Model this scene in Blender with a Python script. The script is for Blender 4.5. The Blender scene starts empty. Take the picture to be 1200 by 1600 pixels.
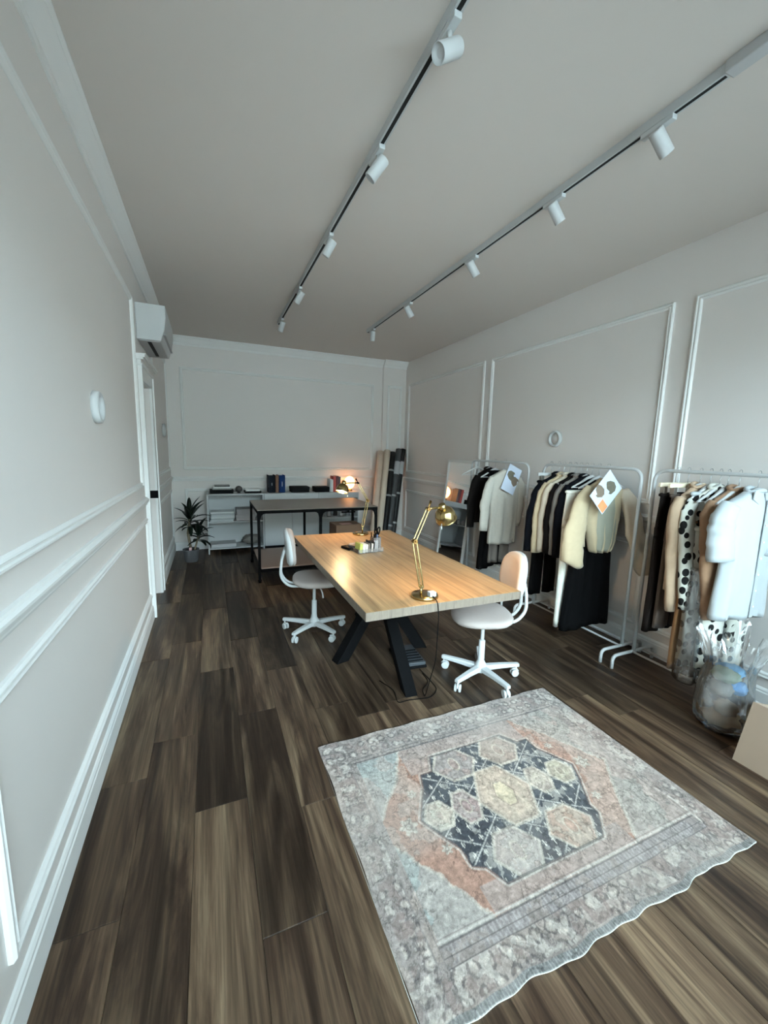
import bpy, bmesh, math, random
import numpy as np
from mathutils import Vector, Matrix, noise, Euler

# ------------------------------------------------------------------ camera, world, light, exposure
SC = bpy.context.scene
COL = SC.collection
PI = math.pi
YAW, PITCH, ROLL, FPX, CAMH = 0.406204, 0.150176, 0.0257918, 633.45, 1.6

def setup_camera():
    cy, sy, cp, sp = math.cos(YAW), math.sin(YAW), math.cos(PITCH), math.sin(PITCH)
    fwd = Vector((sy*cp, cy*cp, -sp)); right = Vector((cy, -sy, 0)); up = right.cross(fwd)
    cr, sr = math.cos(ROLL), math.sin(ROLL)
    r = cr*right + sr*up; u = -sr*right + cr*up
    cd = bpy.data.cameras.new('camera'); cam = bpy.data.objects.new('camera', cd); COL.objects.link(cam)
    cd.sensor_fit = 'HORIZONTAL'; cd.sensor_width = 36.0; cd.lens = FPX/1200*36.0
    cd.clip_start = 0.05; cd.clip_end = 200
    cam.matrix_world = Matrix(((r.x, u.x, -fwd.x, 0), (r.y, u.y, -fwd.y, 0), (r.z, u.z, -fwd.z, CAMH), (0, 0, 0, 1)))
    SC.camera = cam
setup_camera()

world = bpy.data.worlds.new('overcast_sky'); SC.world = world; world.use_nodes = True
bg = world.node_tree.nodes['Background']
bg.inputs[0].default_value = (0.70, 0.94, 1.06, 1); bg.inputs[1].default_value = 30.0

def portal():
    d = bpy.data.lights.new('window_portal', 'AREA'); d.shape = 'RECTANGLE'; d.size = 3.6; d.size_y = 2.85
    d.cycles.is_portal = True
    o = bpy.data.objects.new('window_portal', d); COL.objects.link(o)
    o.location = (1.35, -.61, 1.5); o.rotation_euler = (PI/2, 0, 0)    # shines towards +Y into the room
portal()
SC.view_settings.view_transform = 'Standard'; SC.view_settings.look = 'None'
SC.view_settings.exposure = 0.0; SC.view_settings.gamma = 1.0
SC.view_settings.use_curve_mapping = False
SC.cycles.use_denoising = True
SC.cycles.max_bounces = 10; SC.cycles.diffuse_bounces = 6; SC.cycles.glossy_bounces = 5
SC.cycles.transparent_max_bounces = 24; SC.cycles.sample_clamp_indirect = 6.0
SC.cycles.caustics_reflective = False; SC.cycles.caustics_refractive = False

RNG = random.Random(11)

# ------------------------------------------------------------------ helpers
def srgb(r, g, b):
    f = lambda c: (c/255/12.92) if c/255 <= 0.04045 else ((c/255+0.055)/1.055)**2.4
    return (f(r), f(g), f(b), 1.0)

class MB:
    """collects faces, then links them as ONE mesh object"""
    def __init__(s): s.v = []; s.f = []; s.m = []; s.sm = []; s.cur = 0
    def add(s, vs, fs, smooth=False):
        o = len(s.v); s.v += [tuple(v) for v in vs]
        for f in fs: s.f.append([i+o for i in f]); s.m.append(s.cur); s.sm.append(smooth)
        return s
    def box(s, x0, x1, y0, y1, z0, z1):
        vs = [(x, y, z) for z in (z0, z1) for y in (y0, y1) for x in (x0, x1)]
        return s.add(vs, [(0, 2, 3, 1), (4, 5, 7, 6), (0, 1, 5, 4), (2, 6, 7, 3), (0, 4, 6, 2), (1, 3, 7, 5)])
    def cbox(s, c, size, M=None):
        hx, hy, hz = size[0]/2, size[1]/2, size[2]/2
        vs = [Vector((x, y, z)) for z in (-hz, hz) for y in (-hy, hy) for x in (-hx, hx)]
        if M is not None: vs = [M @ v for v in vs]
        vs = [v+Vector(c) for v in vs]
        return s.add(vs, [(0, 2, 3, 1), (4, 5, 7, 6), (0, 1, 5, 4), (2, 6, 7, 3), (0, 4, 6, 2), (1, 3, 7, 5)])
    def beam(s, p0, p1, w, h, up=(0, 0, 1)):
        p0, p1 = Vector(p0), Vector(p1); d = (p1-p0).normalized()
        a = d.cross(Vector(up)).normalized(); b = a.cross(d)
        vs = []
        for p in (p0, p1):
            for q, r in ((-1, -1), (1, -1), (1, 1), (-1, 1)): vs.append(p+a*q*w/2+b*r*h/2)
        return s.add(vs, [(3, 2, 1, 0), (4, 5, 6, 7), (0, 1, 5, 4), (1, 2, 6, 5), (2, 3, 7, 6), (3, 0, 4, 7)])
    def rings(s, rings, smooth=True, cap0=True, cap1=True, closed=False):
        n = len(rings[0]); vs = [p for r in rings for p in r]; fs = []
        m = len(rings)
        for i in range(m if closed else m-1):
            j = (i+1) % m
            for k in range(n):
                l = (k+1) % n
                fs.append((i*n+k, i*n+l, j*n+l, j*n+k))
        s.add(vs, fs, smooth)
        o = len(s.v)-len(vs)
        if cap0 and not closed: s.f.append([o+k for k in range(n-1, -1, -1)]); s.m.append(s.cur); s.sm.append(False)
        if cap1 and not closed: s.f.append([o+(m-1)*n+k for k in range(n)]); s.m.append(s.cur); s.sm.append(False)
        return s
    def cyl(s, p0, p1, r0, r1=None, n=20, smooth=True):
        r1 = r0 if r1 is None else r1
        return s.tube([p0, p1], [r0, r1], n, smooth)
    def tube(s, pts, r, n=10, smooth=True, closed=False, cap=True):
        pts = [Vector(p) for p in pts]; m = len(pts)
        rs = r if isinstance(r, (list, tuple)) else [r]*m
        tans = []
        for i in range(m):
            a = pts[(i-1) % m] if (closed or i > 0) else pts[i]
            b = pts[(i+1) % m] if (closed or i < m-1) else pts[i]
            tans.append((b-a).normalized())
        ref = Vector((0, 0, 1)) if abs(tans[0].z) < .9 else Vector((1, 0, 0))
        N = (ref-tans[0]*ref.dot(tans[0])).normalized(); rings = []
        for i in range(m):
            t = tans[i]; N = (N-t*N.dot(t))
            N = N.normalized() if N.length > 1e-6 else t.orthogonal().normalized()
            B = t.cross(N)
            rings.append([pts[i]+(N*math.cos(2*PI*k/n)+B*math.sin(2*PI*k/n))*rs[i] for k in range(n)])
        return s.rings(rings, smooth, cap, cap, closed)
    def lathe(s, prof, c=(0, 0, 0), n=28, M=None, smooth=True, cap0=True, cap1=True):
        rings = []
        for r, z in prof:
            ring = [Vector((r*math.cos(2*PI*k/n), r*math.sin(2*PI*k/n), z)) for k in range(n)]
            if M is not None: ring = [M @ p for p in ring]
            rings.append([p+Vector(c) for p in ring])
        return s.rings(rings, smooth, cap0, cap1)
    def prism(s, poly, z0, z1, M=None, c=(0, 0, 0), smooth=False):
        n = len(poly); vs = [Vector((x, y, z0)) for x, y in poly]+[Vector((x, y, z1)) for x, y in poly]
        if M is not None: vs = [M @ v for v in vs]
        vs = [v+Vector(c) for v in vs]
        fs = [tuple(range(n-1, -1, -1)), tuple(range(n, 2*n))]
        fs += [(i, (i+1) % n, n+(i+1) % n, n+i) for i in range(n)]
        return s.add(vs, fs, smooth)
    def build(s, name, mat, parent=None, bevel=0, seg=2, subsurf=0, loc=None):
        me = bpy.data.meshes.new(name); me.from_pydata(s.v, [], s.f)
        for p, mi, sm in zip(me.polygons, s.m, s.sm): p.material_index = mi; p.use_smooth = sm
        for m in (mat if isinstance(mat, (list, tuple)) else [mat]): me.materials.append(m)
        bm = bmesh.new(); bm.from_mesh(me); bmesh.ops.recalc_face_normals(bm, faces=bm.faces)
        bm.to_mesh(me); bm.free()
        o = bpy.data.objects.new(name, me); COL.objects.link(o)
        if parent: o.parent = parent
        if loc: o.location = loc
        if bevel:
            b = o.modifiers.new('bevel', 'BEVEL'); b.width = bevel; b.segments = seg; b.limit_method = 'ANGLE'; b.angle_limit = 0.7
        if subsurf:
            b = o.modifiers.new('subsurf', 'SUBSURF'); b.levels = subsurf; b.render_levels = subsurf
        return o

def tag(o, label, cat, group=None, kind=None):
    o['label'] = label; o['category'] = cat
    if group: o['group'] = group
    if kind: o['kind'] = kind
    return o
def thing(name, label, cat, loc=(0, 0, 0), rz=0, group=None):
    o = bpy.data.objects.new(name, None); COL.objects.link(o); o.location = loc; o.rotation_euler = (0, 0, rz)
    o.empty_display_size = .1
    return tag(o, label, cat, group)
def struct(o, label=None):
    o['kind'] = 'structure'
    if label: o['label'] = label
    return o
def copy_tree(o, parent=None):
    c = o.copy(); COL.objects.link(c)
    if parent: c.parent = parent
    for ch in list(o.children): copy_tree(ch, c)
    return c
def rotz(a): return Matrix.Rotation(a, 3, 'Z')
def lerp(a, b, t): return a+(b-a)*t
def fillet(pts, r, n=6):
    """round the inner corners of a polyline"""
    pts = [Vector(p) for p in pts]; out = [pts[0]]
    for i in range(1, len(pts)-1):
        a, b, c = pts[i-1], pts[i], pts[i+1]
        u = (a-b); v = (c-b); d = min(r, u.length*.48, v.length*.48)
        p0 = b+u.normalized()*d; p1 = b+v.normalized()*d
        for k in range(n+1):
            t = k/n; out.append(p0*(1-t)**2+b*2*t*(1-t)+p1*t*t)
    out.append(pts[-1]); return out
def nz(x, y, z=0): return noise.noise(Vector((x, y, z)))

# ------------------------------------------------------------------ materials
def newmat(name):
    m = bpy.data.materials.new(name); m.use_nodes = True
    nt = m.node_tree; return m, nt, nt.nodes['Principled BSDF']
def N(nt, t, **kw):
    n = nt.nodes.new(t)
    for k, v in kw.items(): setattr(n, k, v)
    return n
def plain(name, col, rough=.5, metal=0, var=.06, scale=18, bump=0, bscale=120, spec=.5, sheen=0, coat=0):
    m, nt, p = newmat(name)
    tc = N(nt, 'ShaderNodeTexCoord'); no = N(nt, 'ShaderNodeTexNoise'); no.inputs['Scale'].default_value = scale
    no.inputs['Detail'].default_value = 4
    nt.links.new(tc.outputs['Object'], no.inputs['Vector'])
    mix = N(nt, 'ShaderNodeMix', data_type='RGBA')
    c = Vector(col[:3]); mix.inputs[6].default_value = (*(c*(1-var)), 1); mix.inputs[7].default_value = (*[min(1, x*(1+var)) for x in c], 1)
    nt.links.new(no.outputs['Fac'], mix.inputs[0]); nt.links.new(mix.outputs[2], p.inputs['Base Color'])
    p.inputs['Roughness'].default_value = rough; p.inputs['Metallic'].default_value = metal
    p.inputs['Specular IOR Level'].default_value = spec
    if sheen: p.inputs['Sheen Weight'].default_value = sheen
    if coat: p.inputs['Coat Weight'].default_value = coat
    if bump:
        n2 = N(nt, 'ShaderNodeTexNoise'); n2.inputs['Scale'].default_value = bscale; n2.inputs['Detail'].default_value = 3
        nt.links.new(tc.outputs['Object'], n2.inputs['Vector'])
        b = N(nt, 'ShaderNodeBump'); b.inputs['Strength'].default_value = bump; b.inputs['Distance'].default_value = .002
        nt.links.new(n2.outputs['Fac'], b.inputs['Height']); nt.links.new(b.outputs['Normal'], p.inputs['Normal'])
    return m
def fabric(name, col, rough=.9, bump=.5, var=.08): return plain(name, col, rough, 0, var, 30, bump, 420, .08 if col[1] < .05 else .2, .12 if col[1] > .05 else 0)
def ramp(nt, stops):
    r = N(nt, 'ShaderNodeValToRGB'); e = r.color_ramp.elements
    while len(e) > 1: e.remove(e[-1])
    e[0].position, e[0].color = stops[0]
    for pos, c in stops[1:]:
        x = e.new(pos); x.color = c
    return r
def wood(name, stops, sc=(9, .8, 9), distort=1.2, rough=.45, grain=.25, perobj=False, vmix=0, spec=.5, streaks=False):
    m, nt, p = newmat(name); L = nt.links.new
    tc = N(nt, 'ShaderNodeTexCoord'); mp = N(nt, 'ShaderNodeMapping'); mp.inputs['Scale'].default_value = sc
    src = tc.outputs['Object']
    if perobj:
        oi = N(nt, 'ShaderNodeObjectInfo'); mu = N(nt, 'ShaderNodeVectorMath', operation='MULTIPLY_ADD')
        cb = N(nt, 'ShaderNodeCombineXYZ')
        for i in range(3): L(oi.outputs['Random'], cb.inputs[i])
        mu.inputs[1].default_value = (17.3, 41.7, 23.1)
        L(cb.outputs[0], mu.inputs[0]); L(src, mu.inputs[2]); src = mu.outputs[0]
    L(src, mp.inputs['Vector'])
    n1 = N(nt, 'ShaderNodeTexNoise'); n1.inputs['Scale'].default_value = 1; n1.inputs['Detail'].default_value = 7
    n1.inputs['Roughness'].default_value = .62; n1.inputs['Distortion'].default_value = distort
    L(mp.outputs[0], n1.inputs['Vector'])
    r = ramp(nt, stops); L(n1.outputs['Fac'], r.inputs[0])
    mp2 = N(nt, 'ShaderNodeMapping'); mp2.inputs['Scale'].default_value = (sc[0]*18, sc[1]*6, sc[2]*18); L(src, mp2.inputs['Vector'])
    n2 = N(nt, 'ShaderNodeTexNoise'); n2.inputs['Scale'].default_value = 1; n2.inputs['Detail'].default_value = 4; L(mp2.outputs[0], n2.inputs['Vector'])
    mr = N(nt, 'ShaderNodeMapRange'); mr.inputs[1].default_value = .3; mr.inputs[2].default_value = .7
    mr.inputs[3].default_value = 1-grain; mr.inputs[4].default_value = 1+grain*.5; L(n2.outputs['Fac'], mr.inputs[0])
    fac = mr.outputs[0]
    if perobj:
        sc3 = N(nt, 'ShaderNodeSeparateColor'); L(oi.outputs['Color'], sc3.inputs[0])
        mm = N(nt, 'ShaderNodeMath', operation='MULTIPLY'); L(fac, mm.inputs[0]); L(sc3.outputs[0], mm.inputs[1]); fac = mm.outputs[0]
    if streaks:      # narrow dark heartwood streaks and blotches
        mp3 = N(nt, 'ShaderNodeMapping'); mp3.inputs['Scale'].default_value = (sc[0]*3.2, sc[1]*.9, 1); L(src, mp3.inputs['Vector'])
        n3 = N(nt, 'ShaderNodeTexNoise'); n3.inputs['Scale'].default_value = 1; n3.inputs['Detail'].default_value = 3; n3.inputs['Distortion'].default_value = 1.0; L(mp3.outputs[0], n3.inputs['Vector'])
        m4 = N(nt, 'ShaderNodeMapRange'); m4.inputs[1].default_value = .34; m4.inputs[2].default_value = .50; m4.inputs[3].default_value = .58 if perobj else .72; m4.inputs[4].default_value = 1.0; L(n3.outputs['Fac'], m4.inputs[0])
        mq = N(nt, 'ShaderNodeMath', operation='MULTIPLY'); L(fac, mq.inputs[0]); L(m4.outputs[0], mq.inputs[1]); fac = mq.outputs[0]
    vm = N(nt, 'ShaderNodeVectorMath', operation='SCALE'); L(r.outputs[0], vm.inputs[0]); L(fac, vm.inputs['Scale'])
    L(vm.outputs[0], p.inputs['Base Color'])
    b = N(nt, 'ShaderNodeBump'); b.inputs['Strength'].default_value = .12; b.inputs['Distance'].default_value = .002
    L(n2.outputs['Fac'], b.inputs['Height']); L(b.outputs['Normal'], p.inputs['Normal'])
    p.inputs['Roughness'].default_value = rough; p.inputs['Specular IOR Level'].default_value = spec
    return m
def emit(name, col, strength):
    m, nt, p = newmat(name); p.inputs['Base Color'].default_value = (*col[:3], 1)
    p.inputs['Emission Color'].default_value = (*col[:3], 1); p.inputs['Emission Strength'].default_value = strength
    return m
def clear(name, tint=(1, 1, 1), gloss=.12, haze=.08, hazecol=(.9, .93, .95), rough=.08):
    """thin clear sheet: mostly transparent, some gloss, some milkiness"""
    m, nt, p = newmat(name); L = nt.links.new; nt.nodes.remove(p)
    out = nt.nodes['Material Output']
    t = N(nt, 'ShaderNodeBsdfTransparent'); t.inputs[0].default_value = (*tint, 1)
    g = N(nt, 'ShaderNodeBsdfGlossy'); g.inputs['Roughness'].default_value = rough
    d = N(nt, 'ShaderNodeBsdfDiffuse'); d.inputs[0].default_value = (*hazecol, 1)
    lw = N(nt, 'ShaderNodeFresnel'); lw.inputs['IOR'].default_value = 1.45
    ma = N(nt, 'ShaderNodeMath', operation='MULTIPLY_ADD'); ma.inputs[1].default_value = 1.0; ma.inputs[2].default_value = gloss*.3
    L(lw.outputs[0], ma.inputs[0])
    a = N(nt, 'ShaderNodeMixShader'); b = N(nt, 'ShaderNodeMixShader'); a.inputs[0].default_value = haze
    L(t.outputs[0], a.inputs[1]); L(d.outputs[0], a.inputs[2])
    L(ma.outputs[0], b.inputs[0]); L(a.outputs[0], b.inputs[1]); L(g.outputs[0], b.inputs[2]); L(b.outputs[0], out.inputs[0])
    return m
def dotted(name, base, dot, scale, thr=.33):
    m, nt, p = newmat(name); L = nt.links.new
    tc = N(nt, 'ShaderNodeTexCoord'); v = N(nt, 'ShaderNodeTexVoronoi', voronoi_dimensions='2D'); v.inputs['Scale'].default_value = scale
    v.inputs['Randomness'].default_value = .8
    sp = N(nt, 'ShaderNodeSeparateXYZ'); cb = N(nt, 'ShaderNodeCombineXYZ'); ad = N(nt, 'ShaderNodeMath', operation='SUBTRACT')
    L(tc.outputs['Object'], sp.inputs[0]); L(sp.outputs[0], ad.inputs[0]); L(sp.outputs[1], ad.inputs[1])
    L(ad.outputs[0], cb.inputs[0]); L(sp.outputs[2], cb.inputs[1]); L(cb.outputs[0], v.inputs['Vector'])
    wn = N(nt, 'ShaderNodeSeparateColor'); L(v.outputs['Color'], wn.inputs[0])
    mr = N(nt, 'ShaderNodeMapRange'); mr.inputs[3].default_value = thr*.62; mr.inputs[4].default_value = thr*1.15; L(wn.outputs[0], mr.inputs[0])
    lt = N(nt, 'ShaderNodeMath', operation='LESS_THAN'); L(v.outputs['Distance'], lt.inputs[0]); L(mr.outputs[0], lt.inputs[1])
    mix = N(nt, 'ShaderNodeMix', data_type='RGBA'); mix.inputs[6].default_value = base; mix.inputs[7].default_value = dot
    L(lt.outputs[0], mix.inputs[0]); L(mix.outputs[2], p.inputs['Base Color']); p.inputs['Roughness'].default_value = .8
    p.inputs['Specular IOR Level'].default_value = .25
    return m

M = {}
M['wall'] = plain('wall_paint', srgb(220, 215, 211), .62, 0, .012, 3, .08, 260)
M['ceiling'] = plain('ceiling_paint', srgb(204, 196, 189), .85, 0, .012, 3, .05, 200)
M['trim'] = plain('trim_paint', srgb(226, 226, 224), .55, 0, .01, 5, spec=.35)
M['metal_white'] = plain('white_enamel', srgb(186, 188, 188), .5, 0, .01, spec=.35)
M['plastic_white'] = plain('white_plastic', srgb(188, 190, 190), .6, 0, .01, spec=.3)
M['plastic_grey'] = plain('pale_grey_plastic', srgb(178, 178, 178), .5, 0, .02)
M['black'] = plain('black_plastic', srgb(12, 12, 13), .7, 0, .1, spec=.06)
M['black_metal'] = plain('black_powder_coat', srgb(11, 11, 12), .7, 0, .1, 40, .15, 300, .06)
M['void'] = plain('dark_slot', srgb(8, 8, 9), .9, 0, .1)
M['brass'] = plain('polished_brass', srgb(168, 146, 100), .2, 1, .05, 25)
M['brass_dark'] = plain('dark_brass_fitting', srgb(118, 88, 50), .25, 1, .06, 25)
M['shade_in'] = plain('white_shade_lining', srgb(240, 236, 225), .6, 0, .01)
M['floor'] = wood('smoked_walnut_plank', [(.28, srgb(40, 29, 22)), (.42, srgb(66, 50, 39)), (.50, srgb(88, 70, 55)), (.58, srgb(110, 90, 71)), (.70, srgb(136, 115, 92)), (.82, srgb(104, 84, 66))],
                  (7.5, .62, 7.5), 1.5, .42, .34, True, 0, .3, True)
M['oak'] = wood('light_oak', [(.25, srgb(122, 92, 62)), (.42, srgb(164, 129, 90)), (.58, srgb(186, 150, 108)), (.75, srgb(148, 114, 80))], (15, .8, 15), .8, .34, .24, spec=.45, streaks=True)
M['oak_end'] = wood('oak_edge_cool_lit', [(.25, srgb(84, 74, 65)), (.5, srgb(122, 110, 97)), (.8, srgb(100, 88, 78))], (60, 60, 1.5), .5, .5, .34)  # same oak with edge grain, cool daylight put into its greyer colour
M['ply'] = plain('greige_board', srgb(118, 106, 95), .4, 0, .04, 12)
M['ply_pink'] = plain('pale_lower_board', srgb(158, 138, 128), .5, 0, .04, 12)
M['card'] = plain('brown_cardboard', srgb(116, 88, 68), .85, 0, .05, 14)
M['seat'] = fabric('oatmeal_upholstery', srgb(164, 153, 147), .9, .5, .05)
M['back2'] = fabric('sand_upholstery', srgb(206, 184, 166), .9, .4, .04)
M['leaf'] = plain('dracaena_leaf', srgb(16, 27, 18), .4, 0, .25, 12, spec=.35)
M['stem'] = plain('cane_bark', srgb(120, 108, 88), .85, 0, .2, 40)
M['pot'] = plain('grey_ceramic', srgb(84, 84, 86), .8, 0, .05, spec=.3)
M['soil'] = plain('dark_soil', srgb(40, 28, 24), .95, 0, .3, 60, .6, 90)
M['paper'] = plain('white_paper', srgb(238, 240, 244), .8, 0, .01)
M['paper_blue'] = plain('cool_white_card', srgb(206, 218, 236), .75, 0, .01)
M['glass'] = clear('window_glass', gloss=.1, haze=.0)
M['acrylic'] = clear('clear_acrylic', gloss=.35, haze=.10)
M['poly'] = clear('clear_polythene', gloss=.6, haze=.12, hazecol=(.85, .9, .92), rough=.12)
m_, nt_, p_ = newmat('mirror_glass'); p_.inputs['Metallic'].default_value = 1; p_.inputs['Roughness'].default_value = .015; p_.inputs['Base Color'].default_value = (.86, .88, .88, 1)
M['mirror'] = m_
M['bulb'] = emit('lit_bulb', (1.0, .66, .34), 640)
M['globe'] = emit('lit_globe', (1.0, .42, .15), 7.5)

# ------------------------------------------------------------------ room shell
XL, XR, YB, YF, ZC = -.54, 3.28, 6.82, -.55, 3.15
DY0, DY1, DZ = 4.25, 4.85, 2.16            # door opening in the left wall
b = MB()
b.box(XL-.30, XL, YF-.15, DY0, -.05, ZC+.1).box(XL-.30, XL, DY1, YB+.15, -.05, ZC+.1).box(XL-.30, XL, DY0, DY1, DZ, ZC+.1)
struct(b.build('wall_left', M['wall']))
struct(MB().box(XR, XR+.15, YF-.15, YB+.15, -.05, ZC+.1).build('wall_right', M['wall']))
b = MB().box(XL, XR, YB, YB+.15, -.05, ZC+.1).box(2.84, XR, YB-.05, YB, 0, ZC)
struct(b.build('wall_back', M['wall']))
struct(MB().box(XL-.3, XR+.15, YF-.15, YB+.15, ZC, ZC+.12).build('ceiling', M['ceiling']))
# front wall with the shop window behind the camera
WX0, WX1, WZ0, WZ1 = -.4, 3.12, .12, 2.9
b = MB().box(XL, WX0, YF-.15, YF, -.05, ZC).box(WX1, XR, YF-.15, YF, -.05, ZC).box(WX0, WX1, YF-.15, YF, -.05, WZ0).box(WX0, WX1, YF-.15, YF, WZ1, ZC)
struct(b.build('wall_front', M['wall']))
b = MB()
for x0, x1 in ((WX0, WX0+.05), (1.32, 1.38), (WX1-.05, WX1)): b.box(x0, x1, YF-.1, YF-.05, WZ0, WZ1)
b.box(WX0, WX1, YF-.1, YF-.05, WZ0, WZ0+.05).box(WX0, WX1, YF-.1, YF-.05, WZ1-.05, WZ1)
win = struct(b.build('window_1', M['trim']))
MB().box(WX0+.05, 1.32, YF-.078, YF-.072, WZ0+.05, WZ1-.05).build('pane', M['glass'], win)
MB().box(1.38, WX1-.05, YF-.078, YF-.072, WZ0+.05, WZ1-.05).build('pane', M['glass'], win)
struct(MB().box(-20, 24, -26, YF-.16, -.25, -.12).build('pavement', plain('grey_pavement', srgb(150, 148, 146), .9)))
struct(MB().box(-20, 24, -16, -13, -.12, 5.5).build('trim_100', plain('added_facade_render', srgb(190, 186, 178), .9)))   # unseen house front added to block horizon sky and darken the back wall

# floor: slab and planks, laid along the room
fl = struct(MB().box(XL-.35, XR+.15, YF-.15, YB+.15, -.12, -.012).build('floor', plain('dark_subfloor', srgb(22, 18, 15), .9)))
PW = .22
def plank(x0, x1, y0, y1):
    g = .0012; cx, cy = (x0+x1)/2, (y0+y1)/2; hx, hy = (x1-x0)/2-g*.5, (y1-y0)/2-g*.5; c = .0018
    vs = [(sx*hx, sy*hy, -.012) for sx, sy in ((-1, -1), (1, -1), (1, 1), (-1, 1))]
    vs += [(sx*hx, sy*hy, -c*.7) for sx, sy in ((-1, -1), (1, -1), (1, 1), (-1, 1))]
    vs += [(sx*(hx-c), sy*(hy-c), 0) for sx, sy in ((-1, -1), (1, -1), (1, 1), (-1, 1))]
    fs = [(8, 9, 10, 11)]
    for a in (0, 4):
        fs += [(a+i, a+(i+1) % 4, a+4+(i+1) % 4, a+4+i) for i in range(4)]
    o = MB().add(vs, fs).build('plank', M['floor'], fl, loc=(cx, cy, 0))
    tone = RNG.choice([.42, .52, .62, .72, .85])      # random stain per board, overruled near the window
    if y1 < 1.3 and x0 > .6: tone = [1.15, 1.3, .75, 1.35][int(round(x0/PW)) % 4]  # front right boards: lighter stain, raised further as painted daylight
    elif y0 < 1.0: tone = max(tone, .8)+.1  # boards near the window lightened: daylight falloff put into their colour
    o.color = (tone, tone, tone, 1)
seams = [-.335+PW*k for k in range(-1, 18)]
known = {0: [1.40, 2.05, 3.27], 1: [1.03, 2.30, 3.5], 2: [.535, 1.755, 2.97], 3: [1.16, 2.38, 3.42]}
k = 0; x = -.555
while x < XR:
    x1 = min(x+PW, XR+.01); js = list(known.get(k, []))
    if not js: js = [RNG.uniform(-.9, .35)]
    while js[0] > YF: js.insert(0, js[0]-1.22)
    while js[-1] < YB: js.append(js[-1]+1.22)
    js = [max(j, YF) for j in js if j > YF-1.22]; js = [min(j, YB) for j in js if j < YB+1.22]
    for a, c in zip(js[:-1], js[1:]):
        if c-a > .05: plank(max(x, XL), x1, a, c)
    x = x1; k += 1
struct(MB().box(XL-.30, XL, DY0, DY1, -.011, .001).build('trim_0', M['floor']))   # door threshold

# mouldings
TRIM = [0]
def trim(b, mat=None, name=None):
    TRIM[0] += 1
    return struct(b.build(name or 'trim_%d' % TRIM[0], mat or M['trim']))
PROF = [(0, 0), (0, .012), (.007, .019), (.014, .019), (.018, .011), (.026, .011), (.031, .017), (.037, .014), (.043, .004), (.043, 0)]
def frame(mp, a0, a1, z0, z1):
    rings = []
    for a, z, sa, sz in ((a0, z0, 1, 1), (a1, z0, -1, 1), (a1, z1, -1, -1), (a0, z1, 1, -1)):
        rings.append([Vector(mp(a+sa*o, z+sz*o, h)) for o, h in PROF])
    b = MB(); n = len(PROF); vs = [p for r in rings for p in r]; fs = []
    for i in range(4):
        j = (i+1) % 4
        for k in range(n-1): fs.append((i*n+k, i*n+k+1, j*n+k+1, j*n+k))
    b.add(vs, fs); trim(b)
def run(mp, a0, a1, prof, name=None):
    """extrude a closed (z, h) profile along a wall"""
    n = len(prof); vs = [mp(a0, z, h) for z, h in prof]+[mp(a1, z, h) for z, h in prof]
    fs = [tuple(range(n)), tuple(range(2*n-1, n-1, -1))]+[(i, n+i, n+(i+1) % n, (i+1) % n) for i in range(n)]
    return trim(MB().add(vs, fs), name=name)
mL = lambda a, z, h: (XL+h, a, z)
mR = lambda a, z, h: (XR-h, a, z)
mB = lambda a, z, h: (a, YB-h, z)
mP = lambda a, z, h: (a, YB-.05-h, z)
RAIL = [(1.068, 0), (1.068, .010), (1.078, .014), (1.088, .014), (1.094, .024), (1.112, .030), (1.122, .030), (1.128, .020), (1.138, .016), (1.138, 0)]
BASE = [(0, 0), (0, .016), (.10, .016), (.106, .012), (.118, .012), (.128, .006), (.132, 0)]
CROWN = [(3.03, 0), (3.03, .012), (3.045, .016), (3.06, .016), (3.075, .03), (3.10, .05), (3.12, .066), (3.128, .066), (3.14, .08), (3.15, .08), (3.15, 0)]
for a0, a1 in ((-.45, 1.08), (1.19, 3.965)): frame(mL, a0, a1, 1.242, 2.765)
for a0, a1 in ((-.45, 1.08), (1.19, 4.085)): frame(mL, a0, a1, .222, .955)
frame(mL, 5.08, 6.66, 1.242, 2.765); frame(mL, 5.08, 6.66, .222, .955)
run(mL, YF, 4.13, RAIL); run(mL, 4.98, YB, RAIL); run(mR, YF, YB-.05, RAIL); run(mB, XL, 2.84, RAIL); run(mP, 2.84, XR, RAIL)
run(mL, YF, 4.13, BASE, 'baseboard_left'); run(mL, 4.98, YB, BASE, 'baseboard_left'); run(mR, YF, YB-.05, BASE, 'baseboard_right'); run(mB, XL, 2.84, BASE, 'baseboard_back'); run(mP, 2.84, XR, BASE, 'baseboard_back')
run(mL, YF, YB, CROWN); run(mB, XL, 2.84, CROWN); run(mP, 2.84, XR, CROWN)
for a0, a1 in ((4.46, 6.64), (2.15, 4.33), (-.15, 2.0)): frame(mR, a0, a1, 1.222, 2.765); frame(mR, a0, a1, .195, .915)
frame(mB, -.365, 2.68, 1.242, 2.735); frame(mB, -.365, 2.68, .222, .955)
frame(mP, 2.92, 3.20, 1.242, 2.735); frame(mP, 2.92, 3.20, .222, .955)
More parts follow.
